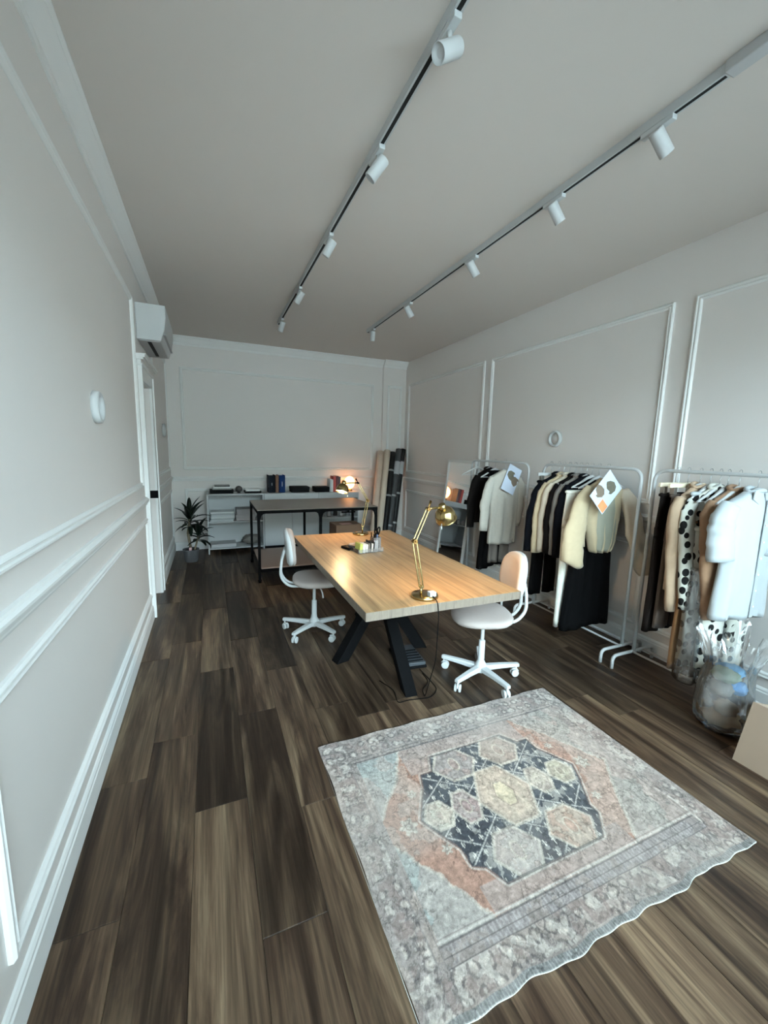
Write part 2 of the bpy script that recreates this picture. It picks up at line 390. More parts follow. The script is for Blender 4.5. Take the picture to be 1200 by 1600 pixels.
# door casing, header and door
b = MB()
b.box(XL, XL+.022, DY0-.11, DY0, 0, DZ+.11).box(XL, XL+.022, DY1, DY1+.11, 0, DZ+.11).box(XL, XL+.022, DY0, DY1, DZ, DZ+.11)
b.box(XL+.022, XL+.034, DY0-.11, DY0-.08, 0, DZ+.11).box(XL+.022, XL+.034, DY1+.08, DY1+.11, 0, DZ+.11)
trim(b)
b = MB(); y0, y1 = DY0-.13, DY1+.13
for z0, z1, h, e in ((DZ+.11, DZ+.125, .04, 0), (DZ+.125, DZ+.155, .028, -.012), (DZ+.155, DZ+.17, .05, .01), (DZ+.17, DZ+.19, .065, .02), (DZ+.19, DZ+.2, .072, .025)):
    b.box(XL, XL+h, y0-e, y1+e, z0, z1)
trim(b)
d = struct(MB().box(XL-.24, XL-.20, DY0+.005, DY1-.005, .005, DZ-.005).build('door_1', M['trim']))
MB().box(XL-.20, XL-.19, DY0+.06, DY1-.06, 1.25, 2.05).box(XL-.20, XL-.19, DY0+.06, DY1-.06, .2, .95).build('door_panel', M['trim'], d)
b = MB().cyl((XL-.20, DY0+.07, 1.13), (XL-.03, DY0+.07, 1.13), .012, n=12).tube(fillet([(XL-.035, DY0+.07, 1.13), (XL+.012, DY0+.07, 1.13), (XL+.012, DY0+.07, 1.17)], .01), .012, 10)
b.box(XL-.2, XL-.17, DY0+.045, DY0+.095, 1.06, 1.2).box(XL-.03, XL+.082, DY0+.058, DY0+.082, 1.105, 1.175)
hd = b.build('door_handle', M['black'], d)
hd['label'] = 'black lever handle'

# ------------------------------------------------------------------ round wall sconces
def sconce(loc, ax, label):
    t = thing('wall_sconce', label, 'sconce', loc, 0, 'round white wall sconces')
    Mx = Matrix.Rotation(PI/2*ax, 3, 'Y')
    prof = [(.058, .0), (.058, .004), (.056, .008), (.056, .020), (.060, .030), (.070, .034), (.080, .028), (.083, .015), (.083, 0)]
    MB().lathe(prof, (0, 0, 0), 40, Mx).build('ring', M['plastic_white'], t)
    MB().lathe([(.0005, .004), (.057, .004), (.057, .0), (.0005, .0)], (0, 0, 0), 40, Mx).build('plate', M['wall'], t)
sconce((XL, 2.575, 1.785), 1, 'white ring sconce on left wall before the door')
sconce((XL, 5.95, 1.785), 1, 'small white ring sconce on left wall beyond the door')
sconce((XR, 3.205, 1.765), -1, 'white ring sconce on right wall above the clothes racks')

# ------------------------------------------------------------------ air conditioner
t = thing('air_conditioner', 'white split air conditioner mounted high on left wall above door', 'air conditioner', (XL, 4.2, 2.49))
prof = [(0, .006), (.185, .006), (.215, .10), (.23, .2), (.228, .304), (0, .304)]
b = MB(); n = len(prof); L_ = .80
b.add([(x, 0, z) for x, z in prof]+[(x, L_, z) for x, z in prof], [tuple(range(n)), tuple(range(2*n-1, n-1, -1))]+[(i, n+i, n+(i+1) % n, (i+1) % n) for i in range(n)])
b.build('body', M['plastic_white'], t, .006)
MB().box(.012, .18, .03, L_-.03, 0, .008).build('air_flap', M['plastic_grey'], t, .002)
MB().box(.075, .105, .05, L_-.12, -.003, .002).build('outlet_slot', M['void'], t)
MB().box(.2, .222, .02, L_-.02, .06, .068).build('front_seam', M['plastic_grey'], t)

# ------------------------------------------------------------------ ceiling tracks and spots
def track(x, y0, y1, label, heads, feeder=None):
    t = thing('ceiling_track', label, 'track', (x, (y0+y1)/2, ZC-.04), 0, 'spotlight tracks on the ceiling')
    l = (y1-y0)/2
    b = MB().box(-.018, -.009, -l, l, 0, .04).box(.009, .018, -l, l, 0, .04).box(-.009, .009, -l, l, .012, .04).box(-.018, .018, -l-.008, -l, 0, .04).box(-.018, .018, l, l+.008, 0, .04)
    b.build('rail', M['metal_white'], t)
    MB().box(-.0088, .0088, -l, l, .0008, .012).build('black_groove', M['void'], t)
    if feeder:
        MB().box(-.03, .03, -l-.20, -l-.008, -.004, .04).build('feeder_box', M['plastic_grey'], t, .004)
        MB().box(-.031, .031, -l-.225, -l-.2, -.006, .04).build('end_cap', M['plastic_white'], t, .003)
def spot(x, y, az, tilt, label, grp):
    """az: heading of the beam seen from above (0 = +X), tilt: degrees below horizontal"""
    t = thing('track_spotlight', label, 'spotlight', (x, y, ZC-.04), 0, grp)
    MB().box(-.016, .016, -.075, .075, -.022, 0).build('adapter', M['plastic_white'], t, .003)
    b = MB().cyl((0, -.02, -.022), (0, -.02, -.05), .009, n=12).box(-.012, .012, -.034, -.006, -.064, -.046)
    b.build('bracket', M['plastic_white'], t)
    d = Vector((math.cos(az)*math.cos(tilt), math.sin(az)*math.cos(tilt), -math.sin(tilt)))
    q = d.to_track_quat('Z', 'Y').to_matrix()
    c = Vector((0, -.02, -.078))-d*.02
    b = MB().lathe([(.026, -.033), (.030, -.030), (.031, -.026), (.031, .082), (.029, .084), (.027, .074), (.002, .068)], c, 28, q)
    b.build('head', M['metal_white'], t)
    MB().lathe([(.0008, .070), (.0258, .072)], c, 24, q, cap0=False, cap1=False).build('lens', M['plastic_grey'], t)
ys1 = [1.50, 2.18, 3.10, 4.16, 5.20]; ys2 = [1.46, 2.08, 2.92, 4.04, 5.06]
for a in ys1: pass
track(.845, .7, 5.42, 'left white spotlight track with black groove running down the ceiling', ys1)
track(1.95, 1.19, 5.22, 'right white spotlight track with grey feeder box at near end', ys2, True)
nm = ['nearest spotlight', 'second spotlight from the camera', 'third spotlight from the camera', 'fourth spotlight from the camera', 'farthest spotlight']
for i, y in enumerate(ys1): spot(.845, y, math.radians([192, 150, 140, 135, 120][i]), math.radians([36, 50, 56, 52, 62][i]), 'white %s on the left ceiling track' % nm[i], 'spotlights on the left track')
for i, y in enumerate(ys2): spot(1.95, y, math.radians([-5, -5, -2, 0, 80][i]), math.radians([42, 50, 52, 55, 78][i]), 'white %s on the right ceiling track' % nm[i], 'spotlights on the right track')
#--PART2--
# ------------------------------------------------------------------ big oak table with black spider legs
TX0, TX1, TY0, TY1, TZ = .722, 1.748, 1.88, 3.895, .76
t = thing('table', 'large light oak table with thick top on black spider legs', 'table', ((TX0+TX1)/2, (TY0+TY1)/2, 0))
hx, hy = (TX1-TX0)/2, (TY1-TY0)/2
MB().box(-hx, hx, -hy, hy, TZ-.05, TZ).build('tabletop', M['oak'], t, .0025)
MB().box(-hx+.001, hx-.001, -hy-.0012, -hy+.01, TZ-.0495, TZ-.0008).box(-hx-.0012, -hx+.01, -hy+.001, hy-.001, TZ-.0495, TZ-.0008).build('cool_lit_edge', M['oak_end'], t)  # edge strip toned as the oak looks under cool daylight
MB().box(-.25, .25, -.3, .3, TZ-.058, TZ-.05).build('mounting_plate', M['black_metal'], t)
for fx, fy in ((-.37, -.10), (-.06, -.66), (.32, -.10), (.06, .66)):
    hubp = Vector((fx*.12, fy*.12, .44))
    foot = Vector((fx, fy, 0)); top = Vector((-fx*.35, -fy*.35, TZ-.055))
    dxy = Vector((fx, fy, 0)).normalized(); sd = dxy.cross(Vector((0, 0, 1)))
    w = .085; b = MB(); L_ = (foot-top)
    vs = []
    for p in (foot, top):
        for q, r in ((-1, -1), (1, -1), (1, 1), (-1, 1)): vs.append(p+dxy*q*w*.62+sd*r*w*.5)
    b.add(vs, [(3, 2, 1, 0), (4, 5, 6, 7), (0, 1, 5, 4), (1, 2, 6, 5), (2, 3, 7, 6), (3, 0, 4, 7)])
    b.build('leg', M['black_metal'], t, .004)

# flat dark foot pedal under the table and its cables
t = thing('foot_pedal', 'flat dark grey foot pedal on floor under the table', 'pedal', (1.36, 2.63, 0), -.12)
MB().box(-.10, .10, -.16, .16, .004, .022).build('base', M['black'], t, .004)
MB().prism([(-.155, .024), (.155, .024), (.155, .036), (-.10, .05), (-.155, .05)], -.09, .09, Matrix(((0, 0, 1), (1, 0, 0), (0, 1, 0)))).build('treadle', plain('dark_grey_rubber', srgb(52, 56, 60), .45), t, .003)
b = MB()
for y in (-.13, -.09, -.05, -.01, .03): b.box(-.08, .08, y, y+.012, .048, .052)
b.build('tread_rib', M['black'], t)

# ------------------------------------------------------------------ swivel chairs
def chair(loc, rz, label, back_mat, base_off):
    """faces +X in its own frame"""
    t = thing('swivel_chair', label, 'chair', loc, rz, 'white swivel chairs at the table')
    rings = []
    def outline(sx, sy, z, n=32, dx=0):
        out = []
        for k in range(n):
            a = 2*PI*k/n; c, s_ = math.cos(a), math.sin(a)
            x = sx*math.copysign(abs(c)**.78, c); y = sy*math.copysign(abs(s_)**.8, s_)*(1-.06*c)
            out.append(Vector((x+dx, y, z+((x/.205)**2*.012*(1 if x < 0 else -1.2)+.008*(y/.215)**2))))
        return out
    for f, z in ((.25, .452), (.75, .448), (.93, .452), (1.0, .466), (1.0, .482), (.96, .494), (.85, .503), (.5, .509), (.06, .511)): rings.append(outline(.205*f, .215*f, z, dx=.02))
    MB().rings(rings).build('seat', M['seat'], t)
    MB().lathe([(.10, .435), (.12, .44), (.12, .45), (.10, .452)], n=24).build('seat_plate', M['metal_white'], t)
    # backrest: a rounded pad, slightly curved
    rings = []; n = 36
    for f, o in ((.3, -.026), (.8, -.026), (.95, -.020), (1.0, -.006), (1.0, .010), (.95, .022), (.8, .028), (.3, .028)):
        r = []
        for k in range(n):
            a = 2*PI*k/n; c, s_ = math.cos(a), math.sin(a)
            y = .172*f*math.copysign(abs(c)**.72, c)*(1-.10*s_); z = .150*f*math.copysign(abs(s_)**.72, s_)
            r.append(Vector((-.205+o+.9*y*y-.10*z, y, .775+z)))
        rings.append(r)
    MB().rings(rings).build('backrest', back_mat, t)
    b = MB()   # back shell
    sh = []
    for f, o in ((.2, -.040), (.85, -.038), (1.015, -.026), (1.02, -.010), (.99, -.004)):
        r = []
        for k in range(n):
            a = 2*PI*k/n; c, s_ = math.cos(a), math.sin(a)
            y = .172*f*math.copysign(abs(c)**.72, c)*(1-.10*s_); z = .150*f*math.copysign(abs(s_)**.72, s_)
            r.append(Vector((-.205+o+.9*y*y-.10*z, y, .775+z)))
        sh.append(r)
    b.rings(sh, cap1=False).build('back_shell', M['plastic_white'], t)
    for sy in (-.045, .045):
        MB().tube(fillet([(.02, sy, .437), (-.215, sy, .437), (-.285, sy, .52), (-.275, sy, .66), (-.245, sy, .76)], .07, 7), .0115, 12).build('back_support', M['metal_white'], t)
    MB().lathe([(.013, .25), (.013, .44)], n=18).build('piston', M['metal_white'], t)
    MB().lathe([(.040, .055), (.044, .06), (.044, .10), (.030, .125), (.023, .14), (.022, .285), (.017, .29)], n=24).build('column', M['metal_white'], t)
    MB().tube([(.02, -.02, .43), (.05, -.13, .425), (.06, -.15, .40), (.065, -.155, .36)], [.005, .005, .006, .007], 8).build('height_lever', M['plastic_white'], t)
    for k in range(5):
        a = base_off+2*PI*k/5; Mz = rotz(a)
        b = MB()
        sec = []
        for r, w, h, z in ((.03, .024, .036, .083), (.15, .020, .030, .088), (.275, .017, .024, .088), (.29, .014, .022, .087)):
            sec.append([Mz @ Vector((r, y*w, z+q*h/2)) for y, q in ((-1, -1), (1, -1), (1, .6), (.75, 1), (-.75, 1), (-1, .6))])
        b.rings(sec, False).build('base_arm', M['metal_white'], t, .002)
        cr = RNG.uniform(-1.2, 1.2); Mc = rotz(a+cr); o = Mz @ Vector((.274, 0, 0)); b = MB()
        off = Mc @ Vector((-.012, 0, 0))
        for sgn in (-1, 1):
            ax = Mc @ Vector((0, 1, 0)); c = o+off+Vector((0, 0, .027))
            b.tube([c+ax*.006*sgn, c+ax*.008*sgn, c+ax*.020*sgn, c+ax*.022*sgn], [.022, .0265, .0265, .022], 20)
        b.cyl(o+Vector((0, 0, .04)), o+Vector((0, 0, .078)), .007, n=10)
        b.tube([o+off+(Mc @ Vector((.03*math.cos(q), 0, .03*math.sin(q))))+Vector((0, 0, .027)) for q in (.3, .8, 1.3, 1.8, 2.3)], .006, 8)
        b.build('caster', M['plastic_white'], t)
    return t
chair((.800, 3.36, 0), math.radians(-10), 'white swivel chair with oatmeal seat at far left side of table', M['seat'], math.radians(86))
chair((1.735, 2.21, 0), math.radians(161), 'white swivel chair with sand coloured backrest at near right corner of table', M['back2'], math.radians(-104))

# ------------------------------------------------------------------ brass articulated desk lamps
def desk_lamp(loc, label, low, elbow, top, head, aim, lit):
    """points are relative to the base centre on the table"""
    t = thing('desk_lamp', label, 'lamp', loc, 0, 'brass desk lamps')
    br, bd = M['brass'], M['brass_dark']
    MB().lathe([(.077, 0), (.080, .003), (.080, .014), (.077, .018), (.03, .021), (.001, .022)], n=44).build('base', br, t)
    low, elbow, top, head = map(Vector, (low, elbow, top, head)); aim = Vector(aim).normalized()
    pl = (elbow-low).cross(top-elbow)
    pl = pl.normalized() if pl.length > 1e-4 else Vector((0, 1, 0))
    b = MB().cyl((low.x, low.y, .02), (low.x, low.y, low.z), .007, n=12).cyl(low-pl*.014, low+pl*.014, .010, n=14)
    b.build('base_joint', br, t)
    for sgn in (-1, 1):
        d1 = (elbow-low).normalized(); s1 = d1.cross(pl).normalized()
        MB().beam(low+s1*.010*sgn+pl*.004*sgn, elbow+s1*.010*sgn+pl*.004*sgn, .007, .007, pl).build('lower_arm', br, t, .001)
        d2 = (top-elbow).normalized(); s2 = d2.cross(pl).normalized()
        MB().beam(elbow+s2*.007*sgn+pl*.004*sgn, top+s2*.007*sgn+pl*.004*sgn, .006, .006, pl).build('upper_arm', br, t, .001)
    # coil springs beside the arms
    for (p, q, u) in ((low, low.lerp(elbow, .42), (elbow-low)), (elbow, elbow.lerp(top, .5), (top-elbow))):
        pts = []; d = (q-p); u = u.normalized(); a1 = u.orthogonal().normalized(); a2 = u.cross(a1)
        for k in range(97):
            f = k/96; a = f*2*PI*16
            pts.append(p+d*(.15+.85*f)+(a1*math.cos(a)+a2*math.sin(a))*.0045+pl*.012)
        MB().tube(pts, .0011, 5).build('spring', br, t)
    b = MB().cyl(elbow-pl*.016, elbow+pl*.016, .013, n=18).cyl(elbow-pl*.022, elbow+pl*.022, .005, n=10)
    b.build('elbow_joint', bd, t)
    b = MB().cyl(top-pl*.014, top+pl*.014, .010, n=16)
    up = (top-elbow).normalized()
    b.tube([top, top+up*.018+pl*.002, top+up*.05+pl*.004], [.006, .004, .008], 8)
    b.build('wing_knob', M['black'] if not lit else bd, t)
    neck = head-aim*.052
    MB().tube(fillet([top, top.lerp(neck, .45)+Vector((0, 0, .004)), neck], .03), .0065, 12).build('neck', br, t)
    q = aim.to_track_quat('Z', 'Y').to_matrix()
    # socket cup then dome shade, axis +Z of q = light direction
    MB().lathe([(.012, -.082), (.020, -.078), (.022, -.060), (.022, -.042), (.018, -.040)], head, 26, q).build('socket', br, t)
    prof_o = []; R_ = .062
    for k in range(13):
        a = PI/2*k/12; prof_o.append((.018+(R_-.018)*math.sin(a)**.9, -.046+.066*(1-math.cos(a))))
    prof_o += [(R_, .030), (R_+.0025, .032), (R_-.001, .033)]
    prof_i = [(r-.0022, z+.0018) for r, z in prof_o[::-1][3:]]
    sh = MB().lathe(prof_o, head, 40, q, cap0=False, cap1=False).build('shade', br, t)
    MB().lathe([(r, z) for r, z in prof_i], head, 40, q, cap0=False, cap1=True).build('shade_lining', M['shade_in'], sh)
    bc = head+aim*.002
    MB().lathe([(.0008, -.030), (.010, -.030), (.012, -.018), (.022, -.006), (.026, .006), (.022, .018), (.012, .026), (.0008, .029)], bc, 20, q).build('bulb', M['bulb'], t)
    ch = head+aim*.02+Vector((-.045, -.03, 0)) if lit else head+aim*.02+Vector((.05, -.02, 0))
    MB().cyl(ch, ch-Vector((0, 0, .045)), .0012, n=6).tube([ch-Vector((0, 0, .045)), ch-Vector((0, 0, .05)), ch-Vector((0, 0, .06)), ch-Vector((0, 0, .064))], [.001, .004, .004, .001], 8).build('pull_chain', M['metal_white'], t)
    return t
fl_ = desk_lamp((1.128, 1.99, TZ), 'brass articulated desk lamp at the near edge of table', (-.033, -.015, .07), (-.088, -.015, .342), (-.008, -.012, .522), (.125, .02, .478), (.50, .28, -.82), True)
MB().box(.0, .04, -.065, -.030, .020, .046).build('plug_block', M['plastic_white'], fl_, .002)
desk_lamp((1.372, 3.775, TZ), 'brass desk lamp with glowing bulb at far end of table', (.02, .0, .08), (.07, .0, .342), (-.035, 0, .518), (-.20, -.02, .466), (-.28, -.22, -.93), False)
# lamp cables
def cable(label, pts, r=.0028, grp=None, mat=None, name='cable'):
    pts = fillet(pts, .05, 5); return tag(MB().tube(pts, r, 7).build(name, mat or M['black']), label, 'cable', grp)
cable('black lamp cable hanging over near table edge down to the floor', [(1.145, 1.925, .785), (1.15, 1.878, .768), (1.156, 1.868, .70), (1.17, 1.90, .40), (1.20, 2.06, .06), (1.27, 2.22, .006), (1.36, 2.28, .004), (1.37, 2.40, .004)])
cable('thin black cable looping around the front table leg foot', [(1.04, 2.42, .004), (1.09, 2.28, .004), (1.05, 2.14, .004), (1.12, 2.15, .004), (1.20, 2.135, .004), (1.28, 2.12, .004), (1.37, 2.18, .004), (1.38, 2.32, .004), (1.37, 2.45, .012)])

# ------------------------------------------------------------------ desk organiser, cards, pens, scissors
ORG = (1.19, 3.14, TZ)
t = thing('desk_organizer', 'clear acrylic desk tray with pen cup on the oak table', 'organizer', ORG, .12)
b = MB().box(-.115, .115, -.10, .10, .001, .005).box(-.115, .115, -.10, -.096, .005, .035).box(-.115, -.111, -.096, .10, .005, .035).box(-.111, .115, .096, .10, .005, .05)
b.build('tray', M['acrylic'], t)
b = MB(); x0, x1, y0, y1, z1 = .045, .113, -.06, .012, .115
b.box(x0, x1, y0, y0+.003, .005, z1).box(x0, x1, y1-.003, y1, .005, z1).box(x0, x0+.003, y0+.003, y1-.003, .005, z1).box(x1-.003, x1, y0+.003, y1-.003, .005, z1)
b.build('pen_cup', M['acrylic'], t)
def onorg(x, y, z):
    v = rotz(.12) @ Vector((x, y, z)); return (ORG[0]+v.x, ORG[1]+v.y, ORG[2]+v.z)
cols = [((176, 178, 92), 'green notepad'), ((236, 232, 222), 'white notepad'), ((222, 214, 200), 'cream card pack'), ((120, 110, 100), 'brown swatch card'), ((40, 38, 38), 'black swatch card'), ((214, 204, 190), 'beige swatch card'), ((48, 44, 44), 'dark card folder')]
xs = [-.10, -.072, -.046, -.026, -.012, .004, .022]; ws = [.026, .024, .018, .012, .010, .014, .010]; hs = [.074, .066, .064, .07, .086, .066, .078]
for (c, nmx), x, w, h_ in zip(cols, xs, ws, hs):
    o = MB().box(-w/2, w/2, -.045, .045, 0, h_).box(-w/2+.001, w/2-.001, -.0448, .0448, h_, h_+.0008).build('notepad', plain('card_'+nmx.split()[0], srgb(*c), .8), None, .001)
    o.location = onorg(x+.013, -.04, .0055); o.rotation_euler = (0, .06, .12)
    tag(o, nmx+' standing in the clear desk tray', 'stationery', 'cards in the desk tray')
o = MB().box(-.045, .045, -.06, .06, 0, .014).box(-.044, .044, -.059, .059, .014, .020).build('phone_case', M['black'], None, .004); o.location = (1.075, 3.235, TZ+.001); o.rotation_euler = (0, 0, .3)
tag(o, 'flat black and brown wallet lying behind the desk tray', 'wallet')
pens = [((.06, -.04), (.05, -.05), .145, (190, 120, 150), 'pink pen'), ((.065, -.005), (.056, .01), .15, (60, 60, 64), 'dark pen'), ((.085, -.045), (.08, -.05), .14, (238, 238, 240), 'white marker'), ((.075, -.03), (.066, -.03), .135, (235, 236, 240), 'pale glue stick'), ((.09, -.01), (.10, .0), .13, (150, 150, 160), 'grey pencil')]
for (a, b_, l, c, nmx) in pens:
    p0 = Vector(onorg(a[0], a[1], .007)); p1 = Vector(onorg(b_[0], b_[1], l)); d = (p1-p0).normalized()
    t = thing('pen', nmx+' standing in the clear pen cup', 'pen', p0, 0, 'pens in the pen cup')
    L_ = (p1-p0).length; r = .0075 if 'marker' in nmx or 'glue' in nmx else .0042
    MB().tube([Vector(), d*L_*.06, d*L_*.62], [r*.4, r, r], 10).build('barrel', plain('pen_'+nmx.split()[0], srgb(*c), .4), t)
    MB().tube([d*L_*.62, d*L_*.98, d*L_], [r*1.12, r*1.12, r*.8], 10).build('cap', M['black'] if 'marker' not in nmx else plain('pen_cap', srgb(70, 90, 120), .4), t)
t = thing('scissors', 'black handled tailor scissors standing in the clear pen cup', 'scissors', onorg(.092, -.022, .008), .5)
for sgn in (-1, 1):
    MB().prism([(-.006, 0), (.004, .0), (.010*sgn, .105), (.004+.010*sgn, .105)], -.0015+.0016*sgn, .0015+.0016*sgn, Matrix(((1, 0, 0), (0, 0, 1), (0, 1, 0)))).build('blade', plain('steel_%d' % sgn, srgb(170, 172, 176), .25, 1), t)
    c = Vector((.016*sgn+.006, .0016*sgn, .150)); loop = []
    for k in range(22):
        a = 2*PI*k/22; loop.append(c+Vector((.019*math.cos(a)+.010*math.sin(a)*sgn, 0, .034*math.sin(a))))
    MB().tube(loop, .006, 8, closed=True).cyl((.002*sgn, .0016*sgn, .10), c-Vector((.004*sgn, 0, .03)), .006, n=8).build('handle', M['black'], t)

# ------------------------------------------------------------------ black framed work table at the back
WX, WY = (.485, 1.995), (4.85, 5.83)
t = thing('work_table', 'long black steel work table with greige top and pale lower shelf', 'work table', (sum(WX)/2, sum(WY)/2, 0))
hx, hy, Z = (WX[1]-WX[0])/2, (WY[1]-WY[0])/2, .88
MB().box(-hx, hx, -hy, hy, Z-.010, Z).build('tabletop', M['ply'], t, .003)
b = MB()
for y in (-hy+.014, hy-.014): b.box(-hx, hx, y-.014, y+.014, Z-.046, Z-.010)
for x in (-hx+.014, hx-.014): b.box(x-.014, x+.014, -hy+.028, hy-.028, Z-.046, Z-.010)
b.build('top_frame', M['black_metal'], t)
for x in (-hx+.016, 0, hx-.016):
    for y in (-hy+.016, hy-.016):
        b = MB().box(x-.015, x+.015, y-.015, y+.015, .035, Z-.04)
        b.cyl((x, y, .0), (x, y, .035), .02, n=14)
        for sx in ([1] if x < 0 else [-1] if x > 0.1 else [-1, 1]):
            b.prism([(x+.015*sx, Z-.046), (x+.075*sx, Z-.046), (x+.050*sx, Z-.052), (x+.030*sx, Z-.070), (x+.020*sx, Z-.10), (x+.015*sx, Z-.12)], y-.014, y+.014, Matrix(((1, 0, 0), (0, 0, 1), (0, 1, 0))))
        b.build('leg', M['black_metal'], t)
MB().box(-hx+.035, hx-.035, -hy+.0, hy-.0, .165, .182).build('lower_shelf', M['ply_pink'], t, .012, 3)
b = MB()
for y in (-hy+.03, hy-.03): b.box(-hx+.03, hx-.03, y-.012, y+.012, .125, .164)
b.build('shelf_rail', M['black_metal'], t)
# box on the lower shelf
t = thing('cardboard_box', 'brown cardboard box with a pink label on the work table shelf', 'box', (1.74, 5.42, .183), .05)
MB().box(-.19, .19, -.15, .15, 0, .385).build('carton', M['card'], t, .004)
b = MB().box(-.188, -.001, -.148, .148, .385, .389).box(.001, .188, -.148, .148, .385, .389)
b.build('flap', M['card'], t, .001)
MB().box(-.10, .06, -.12, .0, .3891, .3896).build('label', plain('pink_label', srgb(196, 150, 140), .7), t)
# black clamp on the rear rail of the work table
t = thing('table_clamp', 'black cone shaped clamp with crossbar at back right leg of work table', 'clamp', (1.93, 5.87, .62))
MB().tube([(0, 0, .20), (0, 0, .16), (0, 0, .06), (0, 0, .05)], [.012, .022, .045, .01], 16).build('cone', M['black'], t)
MB().cyl((-.11, 0, .035), (.11, 0, .035), .012, n=10).box(-.012, .012, -.02, .02, .03, .06).build('crossbar', M['black'], t)

# ------------------------------------------------------------------ white storage along the back wall
SY0, SY1, SZ = 6.42, 6.775, .90
def open_shelf(x0, x1, label, dark):
    t = thing('open_shelf', label, 'shelf', ((x0+x1)/2, (SY0+SY1)/2, 0), 0)
    hx, hy = (x1-x0)/2, (SY1-SY0)/2
    for x in (-hx, hx-.018): MB().box(x, x+.018, -hy, hy, 0, SZ).build('side_panel', M['plastic_white'], t, .001)
    MB().box(-hx+.018, hx-.018, -hy, hy, SZ-.018, SZ).build('top', M['plastic_white'], t, .001)
    for z in (.085, .485): MB().box(-hx+.018, hx-.018, -hy+.004, hy, z-.016, z).build('shelf_board', M['plastic_white'], t, .001)
    if dark: MB().box(-hx+.018, hx-.018, -hy+.02, -hy+.036, SZ-.09, SZ-.018).build('under_top_shade', M['plastic_grey'], t)  # grey strip standing in for the shade under the top
    b = MB().box(-hx+.018, hx-.018, hy-.006, hy, .09, SZ-.02); b.build('back_panel', M['plastic_white'], t)
open_shelf(-.065, .745, 'white open bookshelf with thin sides left of the white cabinet', False)
open_shelf(1.605, 2.295, 'white open shelf unit right of the white cabinet', True)
t = thing('cabinet', 'white two door cabinet standing between the open shelves', 'cabinet', (1.176, (SY0+SY1)/2, 0))
hx, hy = .425, (SY1-SY0)/2
MB().box(-hx, hx, -hy+.02, hy, .07, SZ-.001).build('carcass', M['plastic_white'], t, .001)
MB().box(-hx+.02, hx-.02, -hy+.06, hy, 0, .07).build('plinth', M['black'], t)
MB().box(-hx, hx, -hy, -hy+.018, SZ-.11, SZ-.002).build('drawer_front', M['plastic_white'], t, .001)
for sgn in (-1, 1):
    d = MB().box(min(sgn*.002, sgn*(hx-.001)), max(sgn*.002, sgn*(hx-.001)), -hy, -hy+.018, .085, SZ-.114).build('door', M['plastic_white'], t, .001)
    MB().box(sgn*.03-.003, sgn*.03+.003, -hy-.012, -hy, .62, .72).build('handle', M['plastic_grey'], d)

BK = 'things along the top of the back shelves'
def tagbox(name, x0, x1, y0, y1, z0, h, mat, label, cat, grp=None, bev=.003, rz=0):
    o = MB().box(-(x1-x0)/2, (x1-x0)/2, -(y1-y0)/2, (y1-y0)/2, 0, h).build(name, mat, None, bev)
    o.location = ((x0+x1)/2, (y0+y1)/2, z0); o.rotation_euler = (0, 0, rz); return tag(o, label, cat, grp)
def book(x0, x1, y0, y1, z0, h, col, label, grp, upright=False):
    """hardback: cover wraps the page block"""
    t = thing('book', label, 'book', ((x0+x1)/2, (y0+y1)/2, z0), 0, grp); w, d = (x1-x0)/2, (y1-y0)/2
    cm = plain('cover_'+label[:14].replace(' ', '_'), srgb(*col), .5); c = .003
    if upright:   # spine faces the room (-Y)
        MB().box(-w, -w+c, -d, d, 0, h).box(w-c, w, -d, d, 0, h).box(-w+c, w-c, -d, -d+c, 0, h).build('cover', cm, t, .001)
        MB().box(-w+c, w-c, -d+c, d-.004, .003, h-.003).build('pages', M['paper'], t)
    else:
        MB().box(-w, w, -d, d, 0, c).box(-w, w, -d, d, h-c, h).box(-w, w, -d, -d+c, c, h-c).build('cover', cm, t, .001)
        MB().box(-w+.004, w-.004, -d+c, d-.004, c, h-c).build('pages', M['paper'], t)
    return t
def box_lid(x0, x1, y0, y1, z0, h, col, label, cat='box', grp=None):
    t = thing('storage_box', label, cat, ((x0+x1)/2, (y0+y1)/2, z0), 0, grp); w, d = (x1-x0)/2, (y1-y0)/2
    m = plain('box_'+label[:16].replace(' ', '_'), srgb(*[int(q*(.55 if q < 60 else .92)) for q in col]), .85, spec=.2)
    MB().box(-w+.004, w-.004, -d+.004, d-.004, 0, h*.7).build('tray', m, t, .002)
    MB().box(-w, w, -d, d, h*.45, h).build('lid', m, t, .003)
    return t
box_lid(-.02, .315, 6.50, 6.74, SZ+.001, .055, (38, 40, 40), 'flat black box under the books on left bookshelf')
book(.02, .285, 6.52, 6.73, SZ+.057, .02, (128, 132, 130), 'grey book lying on the flat black box', 'books stacked on left bookshelf')
book(.03, .275, 6.53, 6.73, SZ+.078, .022, (226, 228, 226), 'white book lying in the middle of the shelf stack', 'books stacked on left bookshelf')
book(.05, .265, 6.53, 6.72, SZ+.101, .018, (70, 72, 70), 'dark thin book topmost of the shelf stack', 'books stacked on left bookshelf')
t = thing('stone_ball', 'dark round ornament on a small foot on left bookshelf', 'ornament', (.395, 6.6, SZ+.001))
MB().lathe([(.001, 0), (.026, 0), (.028, .006), (.02, .010), (.001, .011)], n=20).build('foot', M['black'], t)
MB().lathe([(.052*math.sin(PI*k/16)+.0005, .058-.05*math.cos(PI*k/16)) for k in range(17)], n=24).build('ball', plain('dark_stone', srgb(66, 64, 62), .6, 0, .3, 30), t)
box_lid(.475, .72, 6.50, 6.72, SZ+.001, .028, (36, 38, 40), 'flat black case at right end of left bookshelf')
book(.495, .70, 6.52, 6.70, SZ+.030, .028, (232, 233, 232), 'white book lying on flat black case', 'books on left bookshelf case')
